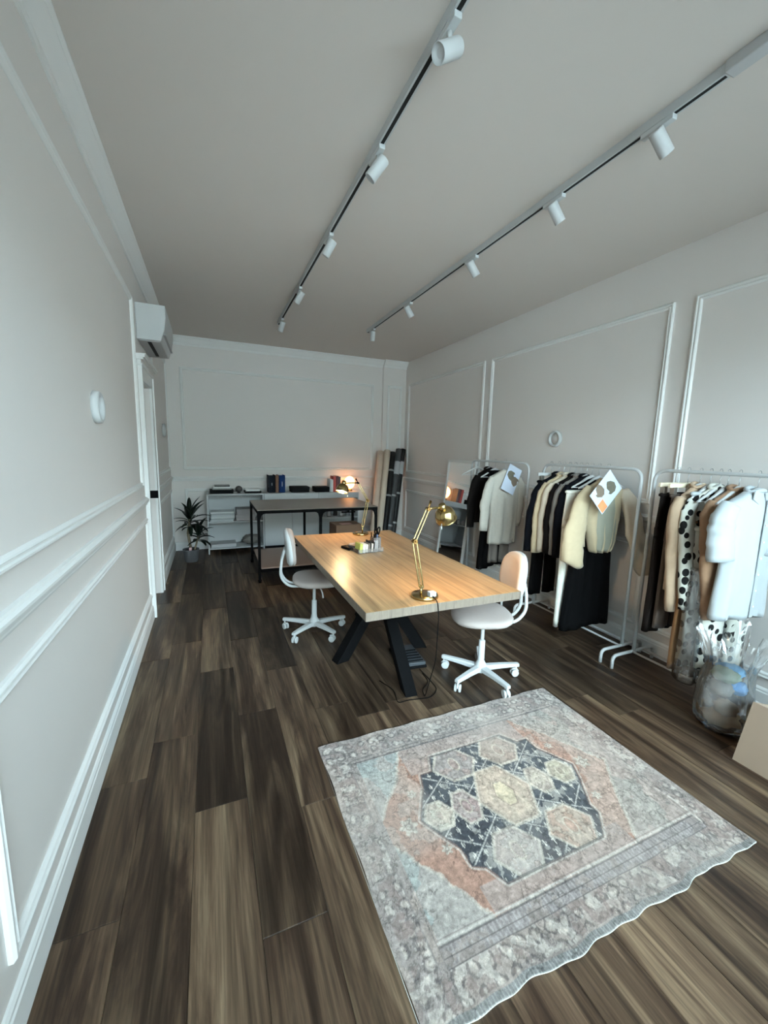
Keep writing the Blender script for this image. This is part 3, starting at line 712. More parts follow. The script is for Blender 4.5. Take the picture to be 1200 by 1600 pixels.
for x0, x1, c, l in ((.832, .930, (12, 18, 28), 'navy blue binder, left of the three on white cabinet'), (.935, .985, (112, 84, 70), 'brown narrow binder between the two blue ones'), (.990, 1.085, (14, 44, 92), 'bright blue binder, right of the three on white cabinet')):
    w = (x1-x0)/2; t = thing('ring_binder', l, 'binder', ((x0+x1)/2, 6.62, SZ+.001), 0, 'ring binders on the white cabinet')
    m = plain('binder_'+l.split()[0], srgb(*c), .8, spec=.2)
    MB().box(-w, -w+.004, -.11, .13, 0, .275).box(w-.004, w, -.11, .13, 0, .275).box(-w+.004, w-.004, -.113, -.11, 0, .275).build('cover', m, t, .002)
    MB().box(-w+.006, w-.006, -.10, .12, .004, .26).build('pages', M['paper'], t)
    if w > .03:
        b = MB(); z = .115 if x0 < .9 else .10
        for k in range(5 if x0 < .9 else 9): b.box(-.006, .006, -.1142, -.113, z+k*.0085, z+k*.0085+.0055)
        b.build('spine_lettering', M['paper'], t)
box_lid(1.18, 1.475, 6.50, 6.72, SZ+.001, .09, (20, 21, 24), 'long black box in the middle of white cabinet top')
b_ = box_lid(1.56, 1.80, 6.48, 6.70, SZ+.001, .085, (26, 27, 30), 'black box beside the white books')
UP = 'upright books beside the globe lamp'
for x0, x1, h, c, l in ((1.812, 1.838, .215, (206, 208, 208), 'pale grey upright book beside black box'), (1.840, 1.866, .205, (228, 228, 224), 'white upright book left of the red one'), (1.869, 1.915, .26, (176, 62, 52), 'red upright book with pale spine'), (1.918, 1.962, .262, (96, 40, 44), 'dark maroon upright book'), (1.965, 1.995, .25, (96, 98, 102), 'grey upright book beside maroon one')):
    book(x0, x1, 6.50, 6.69, SZ+.001, h, c, l, UP, True)
t = thing('globe_lamp', 'small glowing orange globe lamp on right open shelf', 'lamp', (2.19, 6.62, SZ+.001))
MB().lathe([(.001, 0), (.05, 0), (.052, .01), (.045, .022), (.03, .04), (.001, .042)], n=28).build('base', M['brass'], t)
MB().lathe([(.088*math.sin(PI*k/24)+.0005, .145-.108*math.cos(PI*k/24)) for k in range(25)], n=36).build('globe', M['globe'], t)
# paper piles, boxes and cloth on the lower boards
def pile(x0, x1, y0, y1, z0, n, th, cols, lab, grp):
    z = z0
    for k in range(n):
        c = cols[k % len(cols)]; dx = RNG.uniform(-.01, .01)
        o = MB().box(-(x1-x0)/2, (x1-x0)/2, -(y1-y0)/2, (y1-y0)/2, 0, th*.92).build('paper_pad', plain('pad_%d_%d' % (c[0], k), srgb(*c), .8), None, .003)
        o.location = ((x0+x1)/2+dx, (y0+y1)/2+RNG.uniform(-.01, .01), z); o.rotation_euler = (0, 0, RNG.uniform(-.05, .05))
        ords = ['bottom', 'second', 'third', 'fourth', 'fifth', 'sixth']
        tag(o, ('%s pad from the bottom of ' % ords[k] if 0 < k < n-1 else ('bottom pad of ' if k == 0 else 'topmost pad of '))+lab, 'paper', grp); z += th
pile(-.02, .31, 6.46, 6.72, .487, 6, .024, [(196, 200, 200), (176, 180, 180), (214, 216, 214)], 'the grey paper pile on left bookshelf', 'paper pile on the left bookshelf')
box_lid(.335, .62, 6.46, 6.74, .487, .09, (186, 182, 182), 'lower pale grey carton on the middle bookshelf board')
box_lid(.345, .62, 6.46, 6.74, .579, .085, (176, 172, 172), 'upper pale grey carton on the middle bookshelf board')
box_lid(-.03, .33, 6.47, 6.74, .086, .05, (200, 200, 200), 'flat white carton on the bottom bookshelf board')
def bundle(loc, s, mat, label, seed, cat='fabric', name='cloth_bundle'):
    rings = []; n = 24
    for i in range(13):
        a = PI*i/12; r = []
        for k in range(n):
            th = 2*PI*k/n; d = Vector((math.sin(a)*math.cos(th), math.sin(a)*math.sin(th), -math.cos(a)))
            q = 1+.32*noise.noise(d*2.3+Vector((seed, 0, 0)))+.14*noise.noise(d*6+Vector((0, seed, 0)))
            r.append(Vector((d.x*s[0]*q, d.y*s[1]*q, max(0, s[2]*(1+d.z*q)))))
        rings.append(r)
    o = MB().rings(rings).build(name, mat); o.location = loc
    return tag(o, label, cat)
M['mottle'] = plain('mottled_grey_cloth', srgb(120, 116, 110), .9, 0, .6, 16)
bundle((.56, 6.6, .087), (.13, .10, .075), M['mottle'], 'mottled grey cloth bundle on the bottom bookshelf board', 3)
SP = 'thread cones on the right open shelf'
for k, c in enumerate([(150, 150, 150), (170, 168, 166), (60, 60, 62), (176, 174, 172), (120, 120, 124)]):
    t = thing('thread_cone', '%s thread cone, %s from the left on right open shelf' % (['grey', 'pale', 'dark', 'off white', 'slate'][k], ['first', 'second', 'third', 'fourth', 'fifth'][k]), 'thread', (1.70+.11*k, 6.55, .486), 0, SP)
    MB().lathe([(.038, .008), (.04, .012), (.032, .085), (.028, .088)], n=18).build('thread', plain('thread_%d' % k, srgb(*c), .8, 0, .1, 60, .5, 200), t)
    MB().lathe([(.001, 0), (.034, 0), (.034, .008), (.001, .0082)], n=18).lathe([(.012, .088), (.010, .10), (.001, .1005)], n=12).build('cone_core', M['black'] if k % 2 else M['plastic_white'], t)

# ------------------------------------------------------------------ rolls of cloth leaning in the back corner
def cloth_roll(p0, p1, r, mat, label, bands=None, core=True, wrap=None, labelband=None):
    p0, p1 = Vector(p0), Vector(p1); d = p1-p0
    t = thing('fabric_roll', label, 'fabric roll', p0, 0, 'fabric rolls in the back corner')
    pts = [d*(k/12) for k in range(13)]
    rs = [r*(1+.05*nz(k*.7, p0.x*9)) for k in range(13)]
    MB().tube(pts, rs, 22).build('roll', mat, t)
    u = d.normalized()
    MB().tube([d, d+u*.012], [r*.42, r*.42], 14).build('core', M['card'], t)
    for f0, f1, mt, k in (bands or []):
        MB().tube([d*f0, d*f1], [r*1.03+k, r*1.03+k], 22, cap=False).build('band', mt, t)
dark1 = plain('charcoal_wrapped_cloth', srgb(26, 27, 29), .5, 0, .25, 9, spec=.3); dark2 = plain('grey_wrapped_cloth', srgb(66, 67, 69), .5, 0, .25, 9, spec=.3); dark3 = plain('black_wrapped_cloth', srgb(18, 19, 20), .5, 0, .25, 9, spec=.3)
wood1 = plain('pale_tan_roll', srgb(192, 170, 152), .7, 0, .14, 7); wood2 = plain('cream_roll', srgb(206, 190, 172), .7, 0, .12, 7)
tape = plain('pale_tape', srgb(150, 152, 152), .4); lab = plain('pale_grey_label', srgb(176, 178, 180), .7)
cloth_roll((2.42, 6.10, .04), (2.785, 6.695, 1.58), .058, wood1, 'tan fabric roll, leftmost in the back corner')
cloth_roll((2.55, 6.15, .04), (2.915, 6.695, 1.60), .055, wood2, 'cream fabric roll between the tan and the dark rolls')
cloth_roll((2.665, 6.20, .04), (3.022, 6.69, 1.57), .055, dark3, 'black fabric roll right of the cream one', [(.78, .80, tape, 0), (.50, .52, tape, .0005)])
cloth_roll((2.775, 6.28, .04), (3.128, 6.66, 1.63), .055, dark2, 'grey fabric roll with a pale label in the corner', [(.72, .86, lab, 0), (.48, .50, tape, .0005), (.16, .18, tape, .0005)])
cloth_roll((2.90, 6.36, .04), (3.222, 6.70, 1.63), .054, dark1, 'charcoal fabric roll, rightmost against the right wall', [(.72, .86, lab, 0), (.50, .52, tape, .0005), (.18, .20, tape, .0005)])

# ------------------------------------------------------------------ dracaena
t = thing('potted_plant', 'green dracaena in a grey pot by the back left corner', 'plant', (-.285, 6.11, 0))
MB().lathe([(.001, 0), (.078, 0), (.083, .006), (.104, .165), (.107, .18), (.100, .18), (.096, .165), (.001, .160)], n=36).build('pot', M['pot'], t)
MB().lathe([(.001, .162), (.095, .163), (.06, .170), (.001, .172)], n=20).build('soil', M['soil'], t)
MB().box(-.02, .012, -.088, -.083, .15, .215).build('care_label', plain('pink_care_label', srgb(220, 178, 178), .7), t)
tips = [((0.0, .0, .165), (-.03, .02, .40), (.0, .03, .60), .019), ((.045, -.01, .165), (.075, -.02, .26), (.10, -.02, .37), .014)]
def leaf(base, az, el, L_, w, droop):
    n = 7; vs = []; fs = []
    d = Vector((math.cos(az), math.sin(az), 0)); sd = Vector((-d.y, d.x, 0))
    p = Vector(base); ang = el
    for i in range(n+1):
        f = i/n; ww = w*math.sin(PI*min(1, .10+.90*f))**.7*(1 if f < .98 else .05)
        nrm = Vector((0, 0, 1))*math.cos(ang)-d*math.sin(ang)
        vs += [p-sd*ww+nrm*ww*.35, p-nrm*.0015, p+sd*ww+nrm*ww*.35, p+nrm*.0015+Vector((0, 0, 0))]
        p = p+(d*math.cos(ang)+Vector((0, 0, 1))*math.sin(ang))*L_/n; ang -= droop/n
    for i in range(n):
        for k in range(4): fs.append((i*4+k, i*4+(k+1) % 4, i*4+4+(k+1) % 4, i*4+4+k))
    fs += [(3, 2, 1, 0), tuple(n*4+k for k in range(4))]
    return MB().add(vs, fs, True)
for si, (a, m_, b_, r) in enumerate(tips):
    MB().tube([a, m_, b_], [r, r*.85, r*.7], 12).build('cane', M['stem'], t)
    nl = 22 if si == 0 else 14
    for k in range(nl):
        f = k/(nl-1); az = k*2.399+si; el = lerp(-.25, 1.35, f**1.1)
        L_ = lerp(.27, .41, f if f < .8 else .8)*(1 if si == 0 else .74)*(.72 if math.cos(az) < -.3 else 1); zb = Vector(b_)+Vector((0, 0, lerp(-.12, .02, f)*(1 if si == 0 else .7)))
        leaf(zb, az, el, L_*RNG.uniform(.85, 1.1), RNG.uniform(.028, .036), RNG.uniform(.5, 1.1)).build('leaf', M['leaf'], t)

# ------------------------------------------------------------------ leaning mirror
t = thing('mirror', 'tall white framed mirror leaning against the right wall', 'mirror', (3.055, 4.775, 0))
mw, mh, fw = .335, 1.50, .032
lean = math.atan2(.155, mh); Ml = Matrix.Rotation(lean, 3, 'Y')
def mbox(x0, x1, y0, y1, z0, z1):
    b = MB(); b.box(x0, x1, y0, y1, z0, z1); b.v = [tuple(Ml @ Vector(v)) for v in b.v]; return b
for y0, y1, z0, z1, nmx in ((-mw, -mw+fw, 0, mh, 'frame_stile'), (mw-fw, mw, 0, mh, 'frame_stile'), (-mw+fw, mw-fw, mh-fw, mh, 'frame_rail'), (-mw+fw, mw-fw, 0, fw, 'frame_rail')):
    mbox(-.012, .018, y0, y1, z0, z1).build(nmx, M['trim'], t, .002)
mbox(0, .006, -mw+fw, mw-fw, fw, mh-fw).build('mirror_glass', M['mirror'], t)
mbox(.007, .014, -mw+fw, mw-fw, fw, mh-fw).build('backing', M['black'], t)

# ------------------------------------------------------------------ clothes racks
RX = 3.0; RT = 1.51
def make_rack(y, label):
    """y: centre; bar runs along Y"""
    t = thing('clothes_rack', label, 'clothes rack', (RX, y, 0), 0, 'white tube clothes racks'); W = .495
    MB().tube(fillet([(0, -W, .10), (0, -W, RT), (0, W, RT), (0, W, .10)], .09, 8), .0125, 14).build('rail_tube', M['metal_white'], t)
    for s_ in (-1, 1):
        MB().tube(fillet([(-.23, W*s_, .0), (-.23, W*s_, .10), (.23, W*s_, .10), (.23, W*s_, .0)], .075, 7), .0125, 14).build('foot_tube', M['metal_white'], t)
    for x in (-.02, .10):
        MB().cyl((x, -W, .10), (x, W, .10), .008, n=10).build('cross_bar', M['metal_white'], t)
    return t
RACKS = [make_rack(3.745, 'white tube clothes rack beside the mirror, farthest of three'), make_rack(2.555, 'white tube clothes rack in the middle holding dark suits'), make_rack(1.465, 'white tube clothes rack nearest to the camera with dotted dress')]

HP = None
def make_hanger(y, yaw, label, grp):
    global HP
    if HP:
        h = copy_tree(HP); h['label'] = label; h['group'] = grp
    else:
        h = thing('coat_hanger', label, 'hanger', (0, 0, 0), 0, grp); HP = h
        pts = [Vector((0, 0, -.095)), Vector((0, 0, -.050)), Vector((.006, 0, -.036))]+[Vector((.0165*math.cos(a), 0, -.0015+.0165*math.sin(a))) for a in [-1.1+.36*k for k in range(12)]]
        MB().tube(pts, .0018, 6).build('hook', plain('steel_wire', srgb(170, 172, 174), .3, .9), h)
        arms = [(-.205, 0, -.190), (-.12, 0, -.152), (-.045, 0, -.112), (0, 0, -.098), (.045, 0, -.112), (.12, 0, -.152), (.205, 0, -.190)]
        b = MB()
        b.rings([[Vector((p[0]+(.0), w*math.cos(q), p[2]+hh*math.sin(q))) for q in [2*PI*j/10 for j in range(10)]] for p, w, hh in zip(arms, (.006, .010, .016, .019, .016, .010, .006), (.007, .009, .012, .016, .012, .009, .007))])
        b.build('shoulder_bar', M['plastic_white'], h)
        MB().cyl((-.195, 0, -.190), (.195, 0, -.190), .004, n=8).build('trouser_bar', M['plastic_white'], h)
    h.location = (RX, y, RT+.0145); h.rotation_euler = (0, 0, yaw); return h
def interp(rows, t):
    for i in range(len(rows)-1):
        if t <= rows[i+1][0] or i == len(rows)-2:
            a, b = rows[i], rows[i+1]; f = (t-a[0])/max(1e-6, b[0]-a[0]); f = max(0, min(1, f)); f = f*f*(3-2*f)*.5+f*.5
            return [lerp(x, y, f) for x, y in zip(a, b)]
def body(rows, seed, folds=5, amp=.012, n=44, m=26, wave=.0, z0=None):
    """rows: (depth below bar, half width, half thickness, x offset)"""
    rings = []; za, zb = rows[0][0], rows[-1][0]
    for i in range(m+1):
        z = lerp(za, zb, (i/m)**1.15); _, w, th, xo = interp(rows, z)
        g = min(1, max(0, (z-za-.10)/.45)); r = []
        for k in range(n):
            a = 2*PI*k/n; c, s_ = math.cos(a), math.sin(a)
            x = w*math.copysign(abs(c)**.85, c); y = th*math.copysign(abs(s_)**.8, s_)
            fo = amp*g*(math.sin(folds*x/w*2.2+seed+(1.3 if s_ > 0 else 0)+z*1.5)+.7*nz(x*9, z*3, seed))
            y += fo*(1 if s_ > 0 else 1)*abs(s_)**.4
            x += amp*.6*g*nz(z*5, seed+k*.2)
            dz = wave*math.sin(3*x/w+seed)
            r.append(Vector((x+xo, y, -z-dz*(i/m))))
        rings.append(r)
    last = rings[-1]; c = sum(last, Vector())/n
    rings.append([c+(p-c)*.93+Vector((0, 0, .004)) for p in last]); rings.append([c+(p-c)*.90+Vector((0, 0, .05)) for p in last])
    return MB().rings(rings, True, True, True)
def sleeve(pts, rx, ry, seed, n=20):
    pts = [Vector(p) for p in pts]; m = 16; rings = []
    for i in range(m+1):
        f = i/m*(len(pts)-1); j = min(int(f), len(pts)-2); u = f-j
        p = pts[j].lerp(pts[j+1], u); d = (pts[j+1]-pts[j]).normalized()
        if j+2 < len(pts) and u > .6: d = d.lerp((pts[j+2]-pts[j+1]).normalized(), (u-.6)).normalized()
        a = lerp(*rx, i/m) if len(rx) == 2 else np.interp(i/m, np.linspace(0, 1, len(rx)), rx)
        c = lerp(*ry, i/m) if len(ry) == 2 else np.interp(i/m, np.linspace(0, 1, len(ry)), ry)
        Y = Vector((0, 1, 0)); A = Y.cross(d).normalized(); B = d.cross(A)
        r = []
        for k in range(n):
            q = 2*PI*k/n; w = 1+.16*nz(math.cos(q)*1.8+seed, math.sin(q)*1.8, p.z*11)+.06*math.sin(i*1.9+seed+q)*(1 if 4 < i < 14 else .4)
            r.append(p+A*a*w*math.cos(q)+B*c*w*math.sin(q))
        rings.append(r)
    last = rings[-1]; c = sum(last, Vector())/n; d = (pts[-1]-pts[-2]).normalized()
    rings.append([c+(p-c)*.88-d*.002 for p in last]); rings.append([c+(p-c)*.8-d*.05 for p in last])
    return MB().rings(rings)
SH = [(.085, .055, .030, 0), (.105, .085, .036, 0), (.15, .185, .042, 0), (.19, .215, .046, 0)]
def jacket(y, yaw, mat, label, grp, length=.62, sw=.215, seed=0, hem=.21, cuffs=None, thick=.045, slen=.56, sr=(.062, .048), collar=True, name='jacket', cat='jacket', amp=.015, dx=0):
    t = thing(name, label, cat, (RX+dx, y, RT), yaw, grp); k = sw/.215
    rows = [(z, w*k, th*thick/.045, 0) for z, w, th, _ in SH]+[(.34, sw*.93, thick, 0), (.55, sw*.90, thick*1.05, 0), (.19+length, hem, thick*1.15, 0)]
    body(rows, seed, 4, amp).build('body', mat, t)
    for s_ in (-1, 1):
        c = (cuffs or {}).get(s_, (s_*(sw+.055), -.012, -(.20+slen)))
        e = (c[0]*.55+s_*sw*.42+s_*.02, c[1]*.4, -.20-slen*.48)
        sleeve([(s_*(sw*.82), 0, -.175), (s_*(sw+.008), -.004, -.26), e, c], [sr[0]*.66, sr[0]*.92, sr[0], sr[1]], [sr[0]*.50, sr[0]*.60, sr[0]*.56, sr[1]*.58], seed+s_).build('sleeve', mat, t)
    if collar:
        pts = [Vector((.062*math.cos(a)*1.0, .032*math.sin(a), -.085-.018*math.cos(a)**2+.012*(math.sin(a) > 0))) for a in [2*PI*j/18 for j in range(18)]]
        MB().tube(pts, .013, 8, closed=True).build('collar', mat, t)
    return t
def trousers(y, yaw, mat, label, grp, top=.15, length=.95, w=.17, seed=0, thick=.03, dx=0, flare=1.0, name='trousers', cat='trousers'):
    t = thing(name, label, cat, (RX+dx, y, RT), yaw, grp)
    body([(top, w, thick*.7, 0), (top+.05, w*1.02, thick*.8, 0), (top+.25, w*1.12, thick, 0), (top+.32, w*1.14, thick, 0)], seed, 3, .006, m=10).build('seat_panel', mat, t)
    for s_ in (-1, 1):
        body([(top+.24, w*.55, thick*.95, s_*w*.56), (top+.5, w*.50, thick, s_*w*.58), (top+length, w*.50*flare, thick*1.05, s_*w*.60)], seed+s_*2, 2, .009, n=26, m=16).build('trouser_leg', mat, t)
    MB().tube([Vector((w*1.01*math.copysign(abs(math.cos(a))**.85, math.cos(a)), thick*.75*math.sin(a), -top-.012)) for a in [2*PI*j/28 for j in range(28)]], .014, 6, closed=True).build('waistband', mat, t)
    return t
def skirt(y, yaw, mat, label, grp, top=.18, length=1.0, w0=.16, w1=.26, seed=0, thick=.05, dx=0, name='skirt', cat='skirt', amp=.016, wave=.02):
    t = thing(name, label, cat, (RX+dx, y, RT), yaw, grp)
    body([(top, w0, thick*.6, 0), (top+.05, w0, thick*.65, 0), (top+.35, lerp(w0, w1, .45), thick, 0), (top+length, w1, thick*1.25, 0)], seed, 7, amp, wave=wave, n=56).build('panel', mat, t)
    MB().tube([Vector((w0*1.01*math.copysign(abs(math.cos(a))**.85, math.cos(a)), thick*.65*math.sin(a), -top-.012)) for a in [2*PI*j/28 for j in range(28)]], .013, 6, closed=True).build('waistband', mat, t)
    return t
def clip_hanger(y, yaw, label, grp, mat, w=.17, dx=0):
    t = thing('clip_hanger', label, 'hanger', (RX, y, RT+.0145), yaw, grp)
    pts = [Vector((0, 0, -.095)), Vector((0, 0, -.050)), Vector((.006, 0, -.036))]+[Vector((.0165*math.cos(a), 0, -.0015+.0165*math.sin(a))) for a in [-1.1+.36*k for k in range(12)]]
    MB().tube(pts, .0018, 6).build('hook', plain('steel_hook', srgb(170, 172, 174), .3, .9), t)
    MB().box(-w-.03, w+.03, -.009, .009, -.122, -.092).build('bar', mat, t, .004)
    for x in (-w+.02, w-.02):
        MB().box(x-.016, x+.016, -.016, .016, -.165, -.118).build('clip', plain('clip_metal', srgb(150, 145, 138), .35, .8), t, .003)
    return t

F = dict(black=fabric('black_wool', srgb(9, 9, 10)), navy=fabric('navy_wool', srgb(11, 13, 18)), choc=fabric('chocolate_wool', srgb(17, 14, 13)), cream=fabric('cream_linen', srgb(178, 162, 134)), cream2=fabric('ivory_wool', srgb(182, 170, 152)),
         grey=fabric('grey_lining', srgb(112, 106, 100)), ivory=fabric('ivory_cotton', srgb(226, 224, 212)), pale=fabric('pale_grey_knit', srgb(186, 182, 172)), beige=fabric('beige_twill', srgb(170, 146, 122)), camel=fabric('camel_wool', srgb(140, 110, 86)),
         brown=fabric('dark_brown_cord', srgb(30, 25, 23)), taupe=fabric('taupe_wool', srgb(84, 72, 64)), white=fabric('white_poplin', srgb(168, 174, 177), .8, .3, .02), sage=fabric('sage_lining', srgb(140, 140, 126), .6, .3, .05), tan=fabric('tan_cotton', srgb(134, 98, 66)))
F['dots'] = dotted('dotted_cotton', srgb(196, 196, 186), srgb(12, 12, 13), 15, .36)

# rack beside the mirror
G1, H1 = 'clothes on the rack beside the mirror', 'hangers on the rack beside the mirror'
make_hanger(4.13, -.1, 'empty white hanger at the left end of the far rack', H1)
for y, yw, l in ((3.90, .12, 'white hanger holding the black jacket on far rack'), (3.79, .1, 'white hanger holding the long black dress on far rack'), (3.62, -.05, 'white hanger holding the pale grey coat on far rack')):
    make_hanger(y, yw, l, H1)
jacket(3.90, .12, F['choc'], 'black long sleeved jacket on the far rack', G1, .52, .20, 1, .19)
skirt(3.78, .1, F['black'], 'long black dress behind the pale coat on far rack', G1, .10, 1.12, .10, .20, 4, .045, name='dress', cat='dress')
jacket(3.60, -.05, F['pale'], 'pale grey collarless coat with a card on far rack', G1, .72, .20, 7, .175, {-1: (-.275, -.04, -.75), 1: (.20, .02, -.72)}, .05, collar=False, name='coat', cat='coat')
trousers(3.70, .0, F['grey'], 'grey trousers hanging under the pale coat', G1, .20, .96, .13, 3, .02, .05)

# middle rack: from far to near
G2, H2 = 'clothes on the middle rack', 'hangers on the middle rack'
ys = [2.92, 2.86, 2.80, 2.735, 2.675, 2.615, 2.555, 2.50, 2.43, 2.345]
wh = ['the first navy jacket', 'the second navy jacket', 'the far cream jacket', 'the near cream jacket', 'the chocolate jacket', 'the grey lined jacket', 'the black jacket', 'the ivory trousers', 'the long black skirt', 'the cream blouse']
clip_hanger(2.955, 0, 'white clip hanger at the far end of middle rack', H2, M['plastic_white'], .13)
for y, l in zip(ys[1:], wh[1:]): make_hanger(y, -.06, 'white hanger holding %s on middle rack' % l, H2)
trousers(2.955, 0, F['black'], 'black trousers on the clip hanger of middle rack', G2, .15, 1.12, .15, 2, .024)
jacket(2.86, -.06, F['navy'], 'navy jacket farthest from camera on middle rack', G2, .60, .215, 3, .21, {-1: (-.30, -.02, -.80)}, .034)
jacket(2.80, -.06, F['cream'], 'cream jacket beside the navy one on middle rack', G2, .58, .21, 5, .21, {-1: (-.27, -.02, -.80)}, .03)
jacket(2.735, -.06, F['cream2'], 'ivory jacket beside the chocolate one on middle rack', G2, .60, .21, 9, .21, {-1: (-.255, -.015, -.78)}, .03)
jacket(2.675, -.06, F['choc'], 'chocolate jacket between ivory and grey ones', G2, .58, .205, 12, .20, {-1: (-.25, -.015, -.78)}, .03)
jacket(2.615, -.06, F['grey'], 'grey lined jacket between two dark ones', G2, .58, .205, 14, .20, {-1: (-.235, -.012, -.78)}, .026)
jacket(2.555, -.06, F['navy'], 'near dark navy jacket right behind the cream blouse', G2, .58, .21, 17, .20, {-1: (-.255, -.012, -.79)}, .034)
trousers(2.50, -.06, F['ivory'], 'ivory trousers hanging below the dark jackets', G2, .20, 1.20, .15, 21, .026, -.11)
skirt(2.43, -.06, F['black'], 'long black skirt behind the cream blouse', G2, .22, 1.17, .17, .27, 23, .045, amp=.008)
# cream blouse at the front of the middle rack
t = thing('blouse', 'cream blouse with wide sleeves at the front of middle rack', 'blouse', (RX-.035, 2.335, RT), -.10, G2)
body([(.085, .05, .03, 0), (.11, .085, .036, 0), (.16, .17, .042, 0), (.21, .20, .046, 0), (.36, .18, .058, .0), (.50, .155, .062, .0), (.60, .135, .062, .01), (.66, .12, .055, .01), (.70, .10, .045, .01)], 31, 5, .014).build('body', F['cream'], t)
body([(.22, .10, .055, .0), (.36, .125, .068, .0), (.50, .130, .072, .0), (.60, .115, .070, .01), (.655, .105, .062, .01), (.69, .085, .05, .01)], 33, 4, .010, n=36).build('lining_front', F['sage'], t)
sleeve([(-.15, 0, -.165), (-.225, -.01, -.28), (-.285, -.03, -.48), (-.315, -.05, -.68), (-.235, -.06, -.80)], [.045, .072, .095, .112, .03], [.035, .042, .046, .05, .03], 35).build('sleeve', F['cream'], t)
sleeve([(.20, 0, -.185), (.215, -.06, -.28), (.19, -.17, -.52), (.20, -.28, -.78), (.20, -.30, -.83)], [.05, .075, .085, .095, .06], [.035, .045, .05, .055, .045], 37).build('sleeve', F['cream2'], t)
def price_card(loc, rz, tilt, w, h, label, shapes):
    t = thing('paper_card', label, 'card', loc, 0)
    Mr = Matrix.Rotation(rz, 3, 'Z') @ Matrix.Rotation(-.12, 3, 'X') @ Matrix.Rotation(tilt, 3, 'Y')
    def flat(poly, d0, d1, name, mat):
        MB().prism(poly, d0, d1, Mr @ Matrix(((1, 0, 0), (0, 0, 1), (0, 1, 0)))).build(name, mat, t)
    flat([(-w, -h), (w, -h), (w, h), (-w, h)], 0, .0015, 'sheet', M['paper_blue'])
    for nmx, poly, mat in shapes: flat(poly, -.0006, 0, nmx, mat)
    t.rotation_euler = (0, 0, 0); return t
br1 = plain('printed_brown', srgb(120, 106, 92), .8, 0, .3, 50); br2 = plain('printed_olive_brown', srgb(104, 100, 86), .8, 0, .3, 50); org = plain('printed_orange', srgb(240, 150, 100), .8, 0, .15, 30)
jk = [(-.035, -.05), (.0, -.055), (.03, -.03), (.045, -.045), (.055, -.02), (.04, .03), (.01, .05), (-.03, .04), (-.05, .0), (-.052, -.04)]
def place(poly, x, y, s_, a): c, q = math.cos(a)*s_, math.sin(a)*s_; return [(x+c*u-q*v, y+q*u+c*v) for u, v in poly]
price_card((2.845, 2.225, 1.325), .0, math.radians(48), .10, .15, 'pale printed card with two brown garments and orange square', [('print', place(jk, -.045, -.045, .95, -1.0), br1), ('print', place(jk, .012, .07, 1.0, -.5), br2), ('orange_square', [(.015, -.143), (.095, -.143), (.095, -.066), (.015, -.066)], org)])
price_card((3.02, 3.525, 1.325), .0, math.radians(26), .09, .15, 'pale printed card with brown garments on the far grey coat', [('print', place(jk, -.03, .04, .95, 1.3), br2), ('print', place(jk, .042, .0, .95, 1.1), br1)])

# nearest rack
G3, H3 = 'clothes on the nearest rack', 'hangers on the nearest rack'
clip_hanger(1.80, .0, 'pale wooden clip hanger holding brown trousers', H3, plain('pale_wood', srgb(214, 200, 176), .6), .16)
clip_hanger(1.735, .0, 'cream wooden clip hanger holding taupe trousers', H3, plain('cream_wood', srgb(226, 214, 188), .6), .16)
trousers(1.80, .0, F['brown'], 'dark brown trousers farthest along the nearest rack', G3, .15, 1.0, .16, 41, .024)
trousers(1.735, .0, F['taupe'], 'taupe trousers beside the brown pair on nearest rack', G3, .15, .95, .15, 43, .02)
ys3 = [1.66, 1.60, 1.545, 1.50, 1.44, 1.345]
wh3 = ['the beige jacket', 'the white scarf top', 'the dotted dress', 'the dotted blouse', 'the camel coat', 'the white shirt']
for y, l in zip(ys3, wh3): make_hanger(y, .0, 'white hanger holding %s on nearest rack' % l, H3)
jacket(1.66, 0, F['beige'], 'beige jacket beside the dotted dress on nearest rack', G3, .60, .20, 45, .21, {-1: (-.16, -.03, -.92)}, .032, sr=(.07, .065), slen=.70)
skirt(1.60, .0, F['white'], 'thin white top between beige jacket and dotted dress', G3, .12, .45, .17, .16, 46, .022, name='top', cat='top', amp=.006)
trousers(1.585, .0, F['tan'], 'tan trousers showing below the beige jacket', G3, .30, 1.02, .15, 49, .02, -.03)
jacket(1.545, -.28, F['dots'], 'white long dress with black dots on nearest rack', G3, .72, .195, 51, .17, {-1: (-.15, -.05, -.88)}, .034, sr=(.055, .06), slen=.66, name='dress', cat='dress')
trousers(1.51, -.28, F['dots'], 'dotted trousers hanging below the dotted dress', G3, .34, .94, .15, 53, .028, -.02)
jacket(1.445, -.12, F['camel'], 'camel wool coat behind the white shirt', G3, .62, .205, 55, .2, {-1: (-.13, -.04, -.90)}, .034, sr=(.066, .06), slen=.68, name='coat', cat='coat')
skirt(1.46, 0, F['taupe'], 'taupe skirt hanging behind the white shirt', G3, .42, .86, .15, .17, 57, .03, dx=.02)
# white shirt, short sleeves, button placket
t = jacket(1.345, -.12, F['white'], 'white short sleeved shirt at the front of nearest rack', G3, .68, .225, 61, .235, {-1: (-.235, -.02, -.50), 1: (.165, -.03, -.50)}, .05, .32, (.085, .088), name='shirt', cat='shirt', dx=-.02)
MB().box(.02, .05, -.062, -.056, -.86, -.14).build('placket', F['white'], t, .002)
b = MB()
for k in range(7): b.cyl((.035, -.066, -.19-.1*k), (.035, -.062, -.19-.1*k), .006, n=10)
b.build('button', M['paper'], t)
for s_ in (-1, 1): MB().prism([(.008*s_, -.10), (.075*s_, -.085), (.085*s_, -.135), (.03*s_, -.17)], -.050, -.042, Matrix(((1, 0, 0), (0, 0, 1), (0, 1, 0)))).build('collar_point', F['white'], t, .003)
trousers(1.405, -.2, F['dots'], 'dotted trousers below the white shirt on nearest rack', G3, .34, .90, .17, 63, .03, .0)
